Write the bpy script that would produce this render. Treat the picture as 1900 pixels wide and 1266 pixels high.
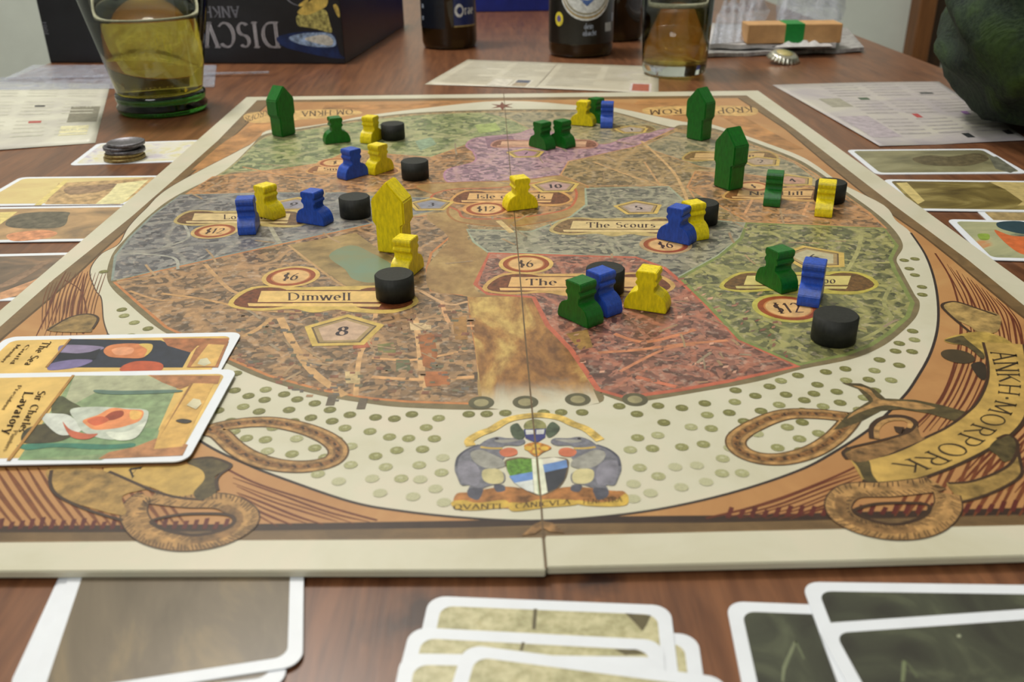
import bpy, bmesh, math, random
from mathutils import Vector, Matrix
random.seed(7)
for o in list(bpy.data.objects): bpy.data.objects.remove(o)
S = bpy.context.scene; COL = S.collection
T = 0.75                      # table top height
ZB = T + 0.0035               # board top
HC = 0.148                    # camera above board top
W0, H0, F = 1900.0, 1266.0, 1700.0
# ---------------------------------------------------------------- camera
dy = Vector((898-950, 633+199, -F)).normalized()      # world +Y seen from the camera
e = Vector((1, 0.0147, 0)).normalized()
uz = e.cross(dy).normalized()
if uz.y < 0: uz = -uz
ux = dy.cross(uz).normalized()
R = Matrix((ux, dy, uz))       # camera -> world
CAM = Vector((0, 0, ZB+HC))
cd = bpy.data.cameras.new('camera'); co = bpy.data.objects.new('camera', cd); COL.objects.link(co)
co.matrix_world = Matrix.Translation(CAM) @ R.to_4x4()
cd.sensor_width = 36; cd.lens = 36*F/W0; cd.clip_start = 0.01; cd.clip_end = 50
cd.dof.use_dof = True; cd.dof.focus_distance = 0.40; cd.dof.aperture_fstop = 19
S.camera = co
# ---------------------------------------------------------------- light
w = bpy.data.worlds.new('world'); S.world = w; w.use_nodes = True
w.node_tree.nodes['Background'].inputs[0].default_value = (1, .95, .88, 1)
w.node_tree.nodes['Background'].inputs[1].default_value = .40
def area(name, loc, target, size, power, col):
    l = bpy.data.lights.new(name, 'AREA'); l.shape = 'DISK'; l.size = size; l.energy = power; l.color = col
    o = bpy.data.objects.new(name, l); COL.objects.link(o); o.location = loc
    o.rotation_euler = (Vector(target)-Vector(loc)).to_track_quat('-Z', 'Y').to_euler(); return o
def bulb(name, loc, rad, power, col):
    l = bpy.data.lights.new(name, 'POINT'); l.shadow_soft_size = rad; l.energy = power; l.color = col
    o = bpy.data.objects.new(name, l); COL.objects.link(o); o.location = loc; return o
bulb('ceiling_lamp', (-.35, 1.0, 2.05), .12, 41, (1, .96, .90))
area('fill_light', (-.7, -1.0, 2.3), (0, .3, T), .9, 14, (.98, .98, .98))  # soft second light added on the camera side as fill, no lamp seen there
S.view_settings.view_transform = 'Standard'; S.view_settings.look = 'None'
S.view_settings.gamma = 1; S.view_settings.use_curve_mapping = False
S.view_settings.exposure = 0.36
# ---------------------------------------------------------------- helpers
def P(x, y, z=ZB):
    d = R @ Vector((x-W0/2, H0/2-y, -F))
    t = (z-CAM.z)/d.z
    return CAM + d*t
def lin(c):
    return tuple((v/255/12.92 if v/255 <= .04045 else ((v/255+.055)/1.055)**2.4) for v in c) + (1,)
MATS = {}
def nodes(name, rough=.5, spec=.5):
    m = bpy.data.materials.new(name); m.use_nodes = True
    nt = m.node_tree; b = nt.nodes['Principled BSDF']
    b.inputs['Roughness'].default_value = rough; b.inputs['Specular IOR Level'].default_value = spec
    return m, nt, b
def coords(nt, scale=(1,1,1), rot=(0,0,0)):
    tc = nt.nodes.new('ShaderNodeTexCoord'); mp = nt.nodes.new('ShaderNodeMapping')
    nt.links.new(tc.outputs['Object'], mp.inputs[0]); mp.inputs['Scale'].default_value = scale; mp.inputs['Rotation'].default_value = rot
    return mp.outputs[0]
def noise(nt, vec, scale, detail=4, rough=.6, dist=0):
    n = nt.nodes.new('ShaderNodeTexNoise'); nt.links.new(vec, n.inputs['Vector'])
    n.inputs['Scale'].default_value = scale; n.inputs['Detail'].default_value = detail
    n.inputs['Roughness'].default_value = rough; n.inputs['Distortion'].default_value = dist
    return n.outputs['Fac']
def ramp(nt, fac, stops, interp='LINEAR'):
    r = nt.nodes.new('ShaderNodeValToRGB'); nt.links.new(fac, r.inputs[0]); cr = r.color_ramp; cr.interpolation = interp
    while len(cr.elements) < len(stops): cr.elements.new(.5)
    for el, (p, c) in zip(cr.elements, stops): el.position = p; el.color = lin(c) if len(c) == 3 else c
    return r.outputs[0]
def mixc(nt, fac, a, b, mode='MIX'):
    m = nt.nodes.new('ShaderNodeMix'); m.data_type = 'RGBA'; m.blend_type = mode
    for i, v in ((0, fac), (6, a), (7, b)):
        if isinstance(v, bpy.types.NodeSocket): nt.links.new(v, m.inputs[i])
        else: m.inputs[i].default_value = v
    return m.outputs[2]
def bump(nt, b, h, strength=.2, dist=.0005):
    n = nt.nodes.new('ShaderNodeBump'); n.inputs['Strength'].default_value = strength; n.inputs['Distance'].default_value = dist
    nt.links.new(h, n.inputs['Height']); nt.links.new(n.outputs[0], b.inputs['Normal'])
def plain(name, c, rough=.5, spec=.5, var=.12, scale=300, bs=.0, metal=0):
    if name in MATS: return MATS[name]
    m, nt, b = nodes(name, rough, spec); v = coords(nt); n = noise(nt, v, scale)
    lo = tuple(max(0, x*(1-var)) for x in c); hi = tuple(min(255, x*(1+var)) for x in c)
    nt.links.new(ramp(nt, n, [(.3, lo), (.7, hi)]), b.inputs['Base Color']); b.inputs['Metallic'].default_value = metal
    if bs: bump(nt, b, n, bs)
    MATS[name] = m; return m
def ink(c, var=.1, scale=220):                # a printed colour
    return plain('print_%d_%d_%d_%d' % (*c, int(var*100)), c, .42, .35, var, scale)
def blotch(name, stops, scale=60, stretch=(1,1,1), rot=0, rough=.4, spec=.35, dist=1.0, fine=0):
    m, nt, b = nodes(name, rough, spec); v = coords(nt, stretch, (0,0,rot))
    n = noise(nt, v, scale, 5, .6, dist); c = ramp(nt, n, stops)
    if fine:
        f = ramp(nt, noise(nt, v, scale*7, 3), [(.35, (0,0,0)), (.65, (255,255,255))])
        c = mixc(nt, fine, c, f, 'SOFT_LIGHT')
    nt.links.new(c, b.inputs['Base Color']); return m
def river_mat():
    m, nt, b = nodes('river_print', .36, .5); v = coords(nt, (1,.45,1)); n = noise(nt, v, 48, 6, .62, .9); f = noise(nt, v, 300, 3)
    c = ramp(nt, n, [(.36, (112, 74, 42)), (.5, (150, 108, 60)), (.64, (186, 158, 96))]); c = mixc(nt, .5, c, ramp(nt, f, [(.35, (40,30,20)), (.65, (230,220,190))]), 'SOFT_LIGHT')
    tc = nt.nodes.new('ShaderNodeTexCoord'); sp = nt.nodes.new('ShaderNodeSeparateXYZ'); nt.links.new(tc.outputs['Object'], sp.inputs[0])
    ad = nt.nodes.new('ShaderNodeMath'); ad.operation = 'MULTIPLY_ADD'; nt.links.new(n, ad.inputs[0]); ad.inputs[1].default_value = .03; nt.links.new(sp.outputs['Y'], ad.inputs[2])
    mr = nt.nodes.new('ShaderNodeMapRange'); nt.links.new(ad.outputs[0], mr.inputs[0]); mr.inputs[1].default_value = P(1000,706).y+.015; mr.inputs[2].default_value = P(1000,752).y+.013
    mr.inputs[3].default_value = 0; mr.inputs[4].default_value = 1; mr.interpolation_type = 'SMOOTHSTEP'
    nt.links.new(mixc(nt, mr.outputs[0], c, lin((193, 188, 166))), b.inputs['Base Color']); return m
def mk(name, verts, faces, mat=None, parent=None, smooth=False):
    me = bpy.data.meshes.new(name); me.from_pydata([tuple(v) for v in verts], [], faces); me.update()
    return mo(name, me, mat, parent, smooth)
def mo(name, me, mat=None, parent=None, smooth=False):
    o = bpy.data.objects.new(name, me); COL.objects.link(o)
    if mat:
        for m in (mat if isinstance(mat, list) else [mat]): me.materials.append(m)
    if smooth:
        for p in me.polygons: p.use_smooth = True
    if parent: o.parent = parent
    return o
def tag(o, label, cat, group=None):
    o['label'] = label; o['category'] = cat
    if group: o['group'] = group
    return o
def struct(o): o['kind'] = 'structure'; return o
def empty(name, loc, rz=0):
    o = bpy.data.objects.new(name, None); COL.objects.link(o); o.location = loc; o.rotation_euler = (0,0,rz); o.empty_display_size = .01
    return o
def box_bm(bm, x0, x1, y0, y1, z0, z1, bev=0, mi=0):
    b2 = bmesh.new(); bmesh.ops.create_cube(b2, size=1)
    for v in b2.verts: v.co = Vector(((x0+x1)/2+v.co.x*(x1-x0), (y0+y1)/2+v.co.y*(y1-y0), (z0+z1)/2+v.co.z*(z1-z0)))
    if bev: bmesh.ops.bevel(b2, geom=b2.edges[:], offset=bev, segments=2, affect='EDGES', profile=.5)
    for f in b2.faces: f.material_index = mi
    me = bpy.data.meshes.new('t'); b2.to_mesh(me); b2.free(); bm.from_mesh(me); bpy.data.meshes.remove(me)
def box(name, dims, mat, parent=None, bev=0):
    bm = bmesh.new(); box_bm(bm, *dims, bev=bev); me = bpy.data.meshes.new(name); bm.to_mesh(me); bm.free()
    return mo(name, me, mat, parent)
def lathe(name, prof, mat, parent=None, n=64, smooth=True, closed=False):
    vs, fs = [], []; k = len(prof)
    for i in range(n):
        a = 2*math.pi*i/n
        for r, z in prof: vs.append((r*math.cos(a), r*math.sin(a), z))
    for i in range(n):
        j = (i+1) % n
        for q in range(k-(0 if closed else 1)):
            q2 = (q+1) % k; fs.append((i*k+q, j*k+q, j*k+q2, i*k+q2))
    me = bpy.data.meshes.new(name); me.from_pydata(vs, [], fs)
    bm = bmesh.new(); bm.from_mesh(me); bmesh.ops.remove_doubles(bm, verts=bm.verts, dist=1e-6)
    bmesh.ops.recalc_face_normals(bm, faces=bm.faces); bm.to_mesh(me); bm.free()
    o = mo(name, me, mat, parent, smooth); return o
def catmull(pts, closed=False, n=6):
    out = []; m = len(pts)
    for i in range(m if closed else m-1):
        p = [Vector(pts[(i+k) % m] if closed else pts[min(max(i+k, 0), m-1)]) for k in (-1, 0, 1, 2)]
        for j in range(n):
            t = j/n
            out.append(.5*((2*p[1])+(p[2]-p[0])*t+(2*p[0]-5*p[1]+4*p[2]-p[3])*t*t+(3*p[1]-p[0]-3*p[2]+p[3])*t**3))
    if not closed: out.append(Vector(pts[-1]))
    return out
def q(ox, oy, s, sc=3.956):                   # points written as 'x,y x,y' measured in an enlarged view
    return [(ox+float(a.split(',')[0])/sc, oy+float(a.split(',')[1])/sc) for a in s.split()]
def pts(s): return [tuple(map(float, a.split(','))) for a in s.split()]
class Print:
    """flat print lying on a surface at height z: polygons and lines, each layer a hair above the last"""
    def __init__(self, z=ZB, step=.0000008): self.V=[]; self.Fc=[]; self.M=[]; self.mi=[]; self.z=z; self.step=step; self.n=0
    def mat(self, m):
        if isinstance(m, tuple): m = ink(m)
        if m not in self.M: self.M.append(m)
        return self.M.index(m)
    def up(self, k=1): self.n += k
    def raw(self, poly, m, dz=None):
        k = len(self.V); z = self.z+self.step*(self.n+1+(.3*(len(self.Fc) % 3) if dz is None else dz))
        area2 = sum(poly[i][0]*poly[(i+1) % len(poly)][1]-poly[(i+1) % len(poly)][0]*poly[i][1] for i in range(len(poly)))
        if area2 < 0: poly = poly[::-1]
        self.V += [(p[0], p[1], z) for p in poly]; self.Fc.append(tuple(range(k, k+len(poly)))); self.mi.append(self.mat(m))
    def fill(self, px, m, smooth=True):
        if smooth: px = catmull([(a, b, 0) for a, b in px], True, 4)
        self.raw([P(p[0], p[1])[:2] for p in px], m); self.up()
    def line(self, px, w, m, closed=False, smooth=True, taper=False, world=False):
        pl = [(Vector((p[0], p[1], 0)) if world else Vector((*P(p[0], p[1])[:2], 0))) for p in px]
        if smooth: pl = catmull(pl, closed, 6)
        n = len(pl); L = []; Rr = []
        for i in range(n):
            a = pl[(i-1) % n] if (closed or i) else pl[0]; b = pl[(i+1) % n] if (closed or i < n-1) else pl[-1]
            t = (b-a); t = t.normalized() if t.length > 1e-9 else Vector((1,0,0)); nn = Vector((-t.y, t.x, 0))
            ww = w/2*(math.sin(math.pi*min(max(i/(n-1), .04), .96))**.5 if taper else 1)
            L.append(pl[i]+nn*ww); Rr.append(pl[i]-nn*ww)
        for i in range(n if closed else n-1):
            j = (i+1) % n; self.raw([L[i][:2], L[j][:2], Rr[j][:2], Rr[i][:2]], m)
        self.up()
    def disc(self, px, r, m, ry=None, n=28, world=False):
        c = px if world else P(*px); ry = ry or r
        self.raw([(c[0]+r*math.cos(2*math.pi*i/n), c[1]+ry*math.sin(2*math.pi*i/n)) for i in range(n)], m)
    def build(self, name, parent=None, zoff=0):
        me = bpy.data.meshes.new(name); me.from_pydata(self.V, [], self.Fc)
        for m in self.M: me.materials.append(m)
        for p, i in zip(me.polygons, self.mi): p.material_index = i
        bm = bmesh.new(); bm.from_mesh(me); bmesh.ops.triangulate(bm, faces=[f for f in bm.faces if len(f.verts) > 4])
        bm.to_mesh(me); bm.free()
        o = bpy.data.objects.new(name, me); COL.objects.link(o)
        if parent: o.parent = parent; o.matrix_parent_inverse = parent.matrix_basis.inverted()
        return o
# ------------------------------------------------ broad-nib roman lettering
def arc(cx, cy, rx, ry, a0, a1, n=12):
    return [(cx+rx*math.cos(math.radians(a0+(a1-a0)*i/n)), cy+ry*math.sin(math.radians(a0+(a1-a0)*i/n))) for i in range(n+1)]
G = {
 'A': (.8, [[(0.05,0),(.4,1)], [(.4,1),(.75,0)], [(.17,.36),(.62,.36)]]),
 'N': (.85, [[(.12,0),(.12,1)], [(.12,1),(.73,0)], [(.73,0),(.73,1)]]),
 'K': (.8, [[(.12,0),(.12,1)], [(.65,1),(.16,.45)], [(.3,.6),(.72,0)]]),
 'H': (.85, [[(.12,0),(.12,1)], [(.73,0),(.73,1)], [(.12,.52),(.73,.52)]]),
 'M': (1.0, [[(.12,0),(.16,1)], [(.16,1),(.5,.1)], [(.5,.1),(.84,1)], [(.84,1),(.88,0)]]),
 'O': (.95, [arc(.46,.5,.38,.5,0,360,20)]),
 'G': (.9, [arc(.5,.5,.4,.5,45,330,16), [(.82,.0),(.82,.42)], [(.62,.42),(.9,.42)]]),
 'R': (.78, [[(.12,0),(.12,1)], [(.12,1)]+arc(.36,.75,.24,.25,90,-90,8)+[(.12,.5)], [(.32,.5),(.74,0)]]),
 'P': (.7, [[(.12,0),(.12,1)], [(.12,1)]+arc(.36,.73,.26,.27,90,-90,8)+[(.12,.46)]]),
 'D': (.88, [[(.12,0),(.12,1)], [(.12,1)]+arc(.34,.5,.42,.5,90,-90,12)+[(.12,0)]]),
 'I': (.3, [[(.15,0),(.15,1)]]),
 'S': (.62, [arc(.32,.75,.22,.24,40,270,10)+arc(.32,.26,.24,.25,90,-140,10)]),
 'C': (.82, [arc(.48,.5,.38,.5,45,315,16)]),
 'W': (1.15, [[(.03,1),(.32,0)], [(.32,0),(.58,1)], [(.58,1),(.86,0)], [(.86,0),(1.12,1)]]),
 'L': (.7, [[(.12,0),(.12,1)], [(.12,.02),(.62,.02),(.66,.18)]]),
 'T': (.78, [[(.38,0),(.38,1)], [(.03,.8),(.06,.97),(.72,.97),(.75,.8)]]),
 'U': (.85, [[(.12,1)]+arc(.42,.3,.3,.3,180,360,10)+[(.72,1)]]),
 'V': (.8, [[(.03,1),(.4,0)], [(.4,0),(.76,1)]]),
 'h': (.58, [[(.1,0),(.1,1)], [(.1,.5)]+arc(.29,.5,.18,.16,160,0,6)+[(.47,0)]]),
 'e': (.52, [[(.08,.34),(.44,.34)]+arc(.26,.33,.2,.33,0,310,12)]),
 's': (.42, [arc(.2,.49,.14,.16,40,270,8)+arc(.2,.17,.15,.17,90,-140,8)]),
 'c': (.48, [arc(.27,.33,.2,.33,50,310,12)]),
 'o': (.55, [arc(.27,.33,.21,.33,0,360,14)]),
 'u': (.58, [[(.1,.65)]+arc(.28,.2,.18,.2,180,360,8)+[(.46,.65)], [(.46,0),(.46,.65)]]),
 'r': (.42, [[(.1,0),(.1,.65)], [(.1,.45),(.22,.62),(.38,.62)]]),
 'i': (.25, [[(.12,0),(.12,.62)], [(.1,.84),(.15,.9)]]),
 'm': (.88, [[(.1,0),(.1,.65)], [(.1,.48)]+arc(.27,.48,.16,.16,160,0,6)+[(.43,0)], [(.43,.48)]+arc(.6,.48,.17,.16,160,0,6)+[(.77,0)]]),
 'n': (.58, [[(.1,0),(.1,.65)], [(.1,.48)]+arc(.28,.48,.17,.16,160,0,6)+[(.45,0)]]),
 'w': (.85, [[(.03,.65),(.22,0)], [(.22,0),(.42,.65)], [(.42,.65),(.62,0)], [(.62,0),(.8,.65)]]),
 'l': (.25, [[(.12,0),(.12,1)]]),
 'f': (.34, [[(.12,0),(.12,.8),(.2,.98),(.36,.96)], [(0,.62),(.3,.62)]]),
 'd': (.58, [arc(.25,.32,.19,.32,20,340,12), [(.46,0),(.46,1)]]),
 'b': (.58, [[(.1,0),(.1,1)], arc(.3,.32,.19,.32,160,-160,12)]),
 'a': (.52, [arc(.22,.2,.15,.18,20,340,10), [(.1,.6),(.28,.66),(.38,.55),(.38,0)]]),
 'v': (.55, [[(.03,.65),(.26,0)], [(.26,0),(.5,.65)]]),
 't': (.36, [[(.14,.85),(.14,.1),(.3,.03)], [(0,.62),(.3,.62)]]),
 'y': (.55, [[(.03,.65),(.26,0)], [(.5,.65),(.2,-.3)]]),
 'g': (.55, [arc(.26,.36,.18,.27,0,360,12), [(.45,.65),(.45,-.1),(.3,-.3),(.08,-.22)]]),
 'p': (.58, [[(.1,-.3),(.1,.65)], arc(.3,.32,.19,.32,160,-160,12)]),
 'B': (.72, [[(.12,0),(.12,1)], [(.12,1)]+arc(.34,.76,.22,.24,90,-90,8)+[(.12,.52)]+arc(.36,.26,.26,.26,90,-90,8)+[(.12,0)]]),
 'E': (.68, [[(.12,0),(.12,1)], [(.12,.98),(.58,.98),(.6,.85)], [(.12,.52),(.48,.52)], [(.12,.02),(.6,.02),(.64,.16)]]),
 'F': (.64, [[(.12,0),(.12,1)], [(.12,.98),(.58,.98),(.6,.85)], [(.12,.52),(.48,.52)]]),
 'Q': (.95, [arc(.46,.5,.38,.5,0,360,20), [(.5,.15),(.95,-.2)]]),
 '3': (.56, [arc(.26,.74,.18,.24,140,-80,8)+arc(.26,.27,.22,.27,80,-140,10)]),
 'k': (.55, [[(.1,0),(.1,1)], [(.42,.65),(.12,.28)], [(.2,.36),(.5,0)]]),
 '1': (.4, [[(.08,.82),(.22,1),(.22,0)]]),
 '2': (.6, [arc(.28,.72,.22,.27,160,-30,8)+[(.06,.03),(.54,.03)]]),
 '4': (.6, [[(.4,0),(.4,1),(.05,.3),(.56,.3)]]),
 '5': (.56, [[(.48,.97),(.14,.97),(.1,.58)]+arc(.26,.32,.22,.31,110,-140,10)]),
 '6': (.6, [[(.46,.97),(.2,.7)]+arc(.29,.3,.22,.3,150,510,14)]),
 '7': (.55, [[(.05,.96),(.5,.96),(.2,0)]]),
 '8': (.6, [arc(.29,.75,.17,.23,0,360,12), arc(.29,.27,.22,.27,0,360,12)]),
 '9': (.6, [arc(.29,.7,.22,.3,-30,330,14)+[(.14,.03)]]),
 '0': (.6, [arc(.29,.5,.22,.5,0,360,14)]),
 '$': (.5, [arc(.24,.7,.17,.2,40,270,8)+arc(.24,.3,.18,.2,90,-140,8), [(.24,-.05),(.24,1.05)]]),
 '.': (.35, [[(.14,.42),(.2,.5)]]), '-': (.4, [[(.06,.4),(.32,.4)]]), ' ': (.35, []), "'": (.2, [[(.1,1),(.08,.8)]]),
}
def textpolys(s, nib=.15, thin=.035, gap=.1):
    out = []; x = 0; nv = (math.cos(math.radians(18))*nib/2, math.sin(math.radians(18))*nib/2)
    for ch in s:
        wd, st = G[ch]
        segs = []
        for k in st:
            segs += [(k[i], k[i+1]) for i in range(len(k)-1)]
            if len(k) == 2 and ch not in '.-':
                for (a, b) in (k, k[::-1]):
                    if abs(a[0]-b[0]) < .5*abs(a[1]-b[1]) and (a[1] < .01 or a[1] > .6): segs.append(((a[0]-.11, a[1]), (a[0]+.11, a[1])))
        if ch == '.': out.append([(x+.17+.09*math.cos(t*.785), .46+.09*math.sin(t*.785)) for t in range(8)])
        else:
            for (a, b) in segs:
                ax, ay, bx, by = a[0]+x, a[1], b[0]+x, b[1]
                out.append([(ax-nv[0], ay-nv[1]), (ax+nv[0], ay+nv[1]), (bx+nv[0], by+nv[1]), (bx-nv[0], by-nv[1])])
                L = math.hypot(bx-ax, by-ay) or 1; nx, ny = -(by-ay)/L*thin, (bx-ax)/L*thin
                out.append([(ax-nx, ay-ny), (ax+nx, ay+ny), (bx+nx, by+ny), (bx-nx, by-ny)])
        x += wd+gap
    return out, x-gap
def text_px(pr, s, x0, y0, x1, y1, hx, hy, m, nib=.15):
    """baseline from (x0,y0) to (x1,y1); (hx,hy) = offset of the letter tops"""
    pol, W = textpolys(s, nib)
    for p in pol: pr.raw([P(x0+(x1-x0)*u/W+hx*v, y0+(y1-y0)*u/W+hy*v)[:2] for u, v in p], m)
    pr.up()
def text_path(pr, s, base, top, m, nib=.15):
    """letters between two px curves"""
    A = [Vector((*P(*p)[:2], 0)) for p in base]; B = [Vector((*P(*p)[:2], 0)) for p in top]
    A = catmull(A, False, 8); B = catmull(B, False, 8); n = len(A)
    L = [0]
    for i in range(1, n): L.append(L[-1]+((A[i]+B[i])/2-(A[i-1]+B[i-1])/2).length)
    pol, W = textpolys(s, nib)
    def at(u, v):
        d = min(max(u/W, 0), 1)*L[-1]; i = 0
        while i < n-2 and L[i+1] < d: i += 1
        t = (d-L[i])/max(L[i+1]-L[i], 1e-9); a = A[i].lerp(A[i+1], t); b = B[i].lerp(B[i+1], t)
        return a.lerp(b, v)[:2]
    for p in pol: pr.raw([at(*c) for c in p], m)
    pr.up()

# ================================================================ the room
wallm = plain('wall_paint', (206, 212, 204), .8, .2, .03, 6)
floorm = blotch('floor_boards', [(.3, (70, 48, 34)), (.7, (98, 70, 48))], 5, (6,1,1))
WX, WY0, WY1 = 1.95, -1.9, 2.35
struct(mk('floor', [(-WX,WY0,0),(WX,WY0,0),(WX,WY1,0),(-WX,WY1,0)], [(0,1,2,3)], floorm))
struct(mk('ceiling', [(-WX,WY0,2.5),(WX,WY0,2.5),(WX,WY1,2.5),(-WX,WY1,2.5)], [(3,2,1,0)], plain('ceiling_paint', (225,223,215), .9, .2, .02, 5)))
struct(box('wall_back', (-WX, WX, WY1, WY1+.1, 0, 2.5), wallm)); struct(box('wall_front', (-WX, WX, WY0-.1, WY0, 0, 2.5), wallm))
struct(box('wall_left', (-WX-.1, -WX, WY0, WY1, 0, 2.5), wallm)); struct(box('wall_right', (WX, WX+.1, WY0, WY1, 0, 2.5), wallm))
struct(box('baseboard_back', (-WX, WX, WY1-.015, WY1, 0, .09), plain('skirting', (150,140,125), .5), bev=.003))
# brown door frame on the back wall, seen past the sleeve
a = P(1690, 100, T-.0); 
def onwall(x, Y):                              # where a picture column meets the plane y = Y
    d = R @ Vector((x-W0/2, H0/2-60, -F)); t = (Y-CAM.y)/d.y; return (CAM+d*t)
fx0, fx1, fx2 = onwall(1700, WY1-.06).x, onwall(1731, WY1-.06).x, onwall(1757, WY1-.03).x
tm = blotch('door_wood', [(.3, (96, 60, 30)), (.7, (126, 82, 44))], 12, (8,8,.6))
t = struct(box('trim_1', (fx0, fx1, WY1-.06, WY1, 0, 2.1), tm, bev=.004))
struct(box('trim_2', (fx1, fx2, WY1-.03, WY1, 0, 2.1), blotch('shaded_door_wood', [(.3, (48, 32, 18)), (.7, (66, 44, 24))], 12, (8,8,.6)), bev=.003))  # face of the post turned from the light, its shade put into the wood colour
# ================================================================ table
xl = P(29, 140, T).x; xr = P(1660, 91, T).x
m, nt, b = nodes('table_wood', .33, .45)
v = coords(nt, (1, .08, 1)); v2 = coords(nt, (1,1,1))
n1 = noise(nt, v, 38, 6, .62, 1.2); n2 = noise(nt, v, 260, 3, .6, .3)
c = ramp(nt, n1, [(.30, (76, 46, 31)), (.5, (106, 66, 42)), (.72, (126, 82, 53))])
c = mixc(nt, .35, c, ramp(nt, n2, [(.35, (64, 40, 28)), (.65, (140, 94, 62))]))
def knot(c, px, rx, ry):
    k = P(*px, T); nd = nt.nodes.new('ShaderNodeMapping'); tc = nt.nodes.new('ShaderNodeTexCoord')
    nt.links.new(tc.outputs['Object'], nd.inputs[0]); nd.inputs['Location'].default_value = (-k.x/rx, -k.y/ry, 0); nd.inputs['Scale'].default_value = (1/rx, 1/ry, 0)
    nz = nt.nodes.new('ShaderNodeTexNoise'); nt.links.new(nd.outputs[0], nz.inputs['Vector']); nz.inputs['Scale'].default_value = 2.5
    ad = nt.nodes.new('ShaderNodeVectorMath'); ad.operation = 'LENGTH'; nt.links.new(nd.outputs[0], ad.inputs[0])
    s = nt.nodes.new('ShaderNodeMath'); s.operation = 'MULTIPLY_ADD'; nt.links.new(nz.outputs['Fac'], s.inputs[0]); s.inputs[1].default_value = .8; nt.links.new(ad.outputs['Value'], s.inputs[2])
    f = ramp(nt, s.outputs[0], [(.9, (235, 235, 235)), (1.0, (150,150,150)), (1.0, (0,0,0))])
    r = f.node.color_ramp; r.elements[0].position = .55; r.elements[1].position = .8; r.elements[2].position = 1.0
    sep = nt.nodes.new('ShaderNodeRGBToBW'); nt.links.new(f, sep.inputs[0])
    return mixc(nt, sep.outputs[0], c, lin((40, 30, 30)))
c = knot(c, (788, 1148), .026, .026); c = knot(c, (1110, 1080), .014, .010)
nt.links.new(c, b.inputs['Base Color']); bump(nt, b, n2, .12, .0004)
tabm = m
tb = empty('wooden_table', ((xl+xr)/2, .7, 0)); tag(tb, 'brown wooden table with dark knots under the game board and cards', 'table')
def child(o, p): o.parent = p; o.matrix_parent_inverse = Matrix.Translation(p.location).inverted(); return o
TY0, TY1 = -.06, 1.78
child(box('tabletop', (xl, xr, TY0, TY1, T-.028, T), tabm, bev=.003), tb)
for sx in (xl+.06, xr-.13):
    for sy in (TY0+.08, TY1-.15): child(box('leg', (sx, sx+.07, sy, sy+.07, 0, T-.028), tabm, bev=.004), tb)
child(box('apron', (xl+.08, xr-.08, TY1-.12, TY1-.1, T-.12, T-.028), tabm), tb)
child(box('apron', (xl+.08, xr-.08, TY0+.1, TY0+.12, T-.12, T-.028), tabm), tb)
for sx in (xl+.08, xr-.10): child(box('apron', (sx, sx+.02, TY0+.12, TY1-.12, T-.12, T-.028), tabm), tb)

# ================================================================ game board
cream = blotch('board_cream', [(.3, (186, 181, 157)), (.5, (193, 189, 168)), (.7, (200, 190, 170))], 25, (1,1,1), 0, .34, .5, .5)
BD = .0023
board = empty('game_board', (*P(935, 520)[:2], ZB-BD)); tag(board, 'large open printed city map game board with cream border in the middle of the table', 'board')
def bchild(o): o.parent = board; o.matrix_parent_inverse = Matrix.Translation(board.location).inverted(); return o
def slab(name, px, z0, z1, mat, zr=None):
    p = [P(*c, z1)[:2] for c in px]; n = len(p)
    vs = [(a[0], a[1], z1) for a in p]+[(a[0], a[1], z0) for a in p]
    fs = [tuple(range(n))[::-1], tuple(range(n, 2*n))]+[(i, (i+1) % n, n+(i+1) % n, n+i) for i in range(n)]
    o = mk(name, vs, fs, mat); bm = bmesh.new(); bm.from_mesh(o.data); bmesh.ops.recalc_face_normals(bm, faces=bm.faces)
    bmesh.ops.bevel(bm, geom=bm.edges[:], offset=.0003, segments=2, affect='EDGES'); bm.to_mesh(o.data); bm.free(); return o
# outer corners (near corners lie outside the picture: follow the edges)
tl, tr = (457, 180), (1407, 168)
def ext(a, b, yy): t = (yy-a[1])/(b[1]-a[1]); return (a[0]+(b[0]-a[0])*t, yy)
nl = ext((457,180), (25,551), 1062); nr = ext((1407,168), (1900,523), 1012)
bchild(slab('board_half', [(934.2,174.0), tl, (217,390), nl, (400,1059), (1012.6,1058)], ZB-BD, ZB, cream))
bchild(slab('board_half', [(935.0,174.0), tr, (1640,334), (1900,523), nr, (1560,1041), (1014.6,1053)], ZB-BD, ZB, cream))
# ---- frame print
pr = Print()
brown = blotch('frame_brown', [(.3, (96, 76, 50)), (.7, (126, 100, 66))], 14, (6,6,1), 0, .36, .45)
orange = blotch('frame_orange', [(.3, (158, 112, 68)), (.55, (172, 126, 78)), (.75, (182, 142, 92))], 22, (1,1,1), 0, .36, .45)
il = ext((496,186), (55,600), 1006)
# brown band outline (cream margin inside edge)
pr.fill([(477,186), (404,261), (322,334), (244,402), (165,466), (100,518), (57,556), (-5,611), (-470,1009), (0,1007), (480,1003), (860,1001), (1012,998), (1014,995), (1340,987), (1900,975), (2500,975), (2420,955), (1900,567), (1797,483), (1735,437), (1659,381), (1560,305), (1475,240), (1385,177), (935,181)], brown, False)
pr.fill([(500,190), (425,261), (342,334), (263,402), (190,466), (134,518), (83,562), (14,620), (-410,990), (0,984), (480,980), (860,972), (1015,966), (1340,964), (1900,950), (2370,950), (1870,567), (1770,483), (1712,437), (1630,381), (1535,305), (1458,240), (1370,182), (935,186)], orange, False)
dark = (58, 40, 28); maroon = (92, 44, 26)
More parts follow.
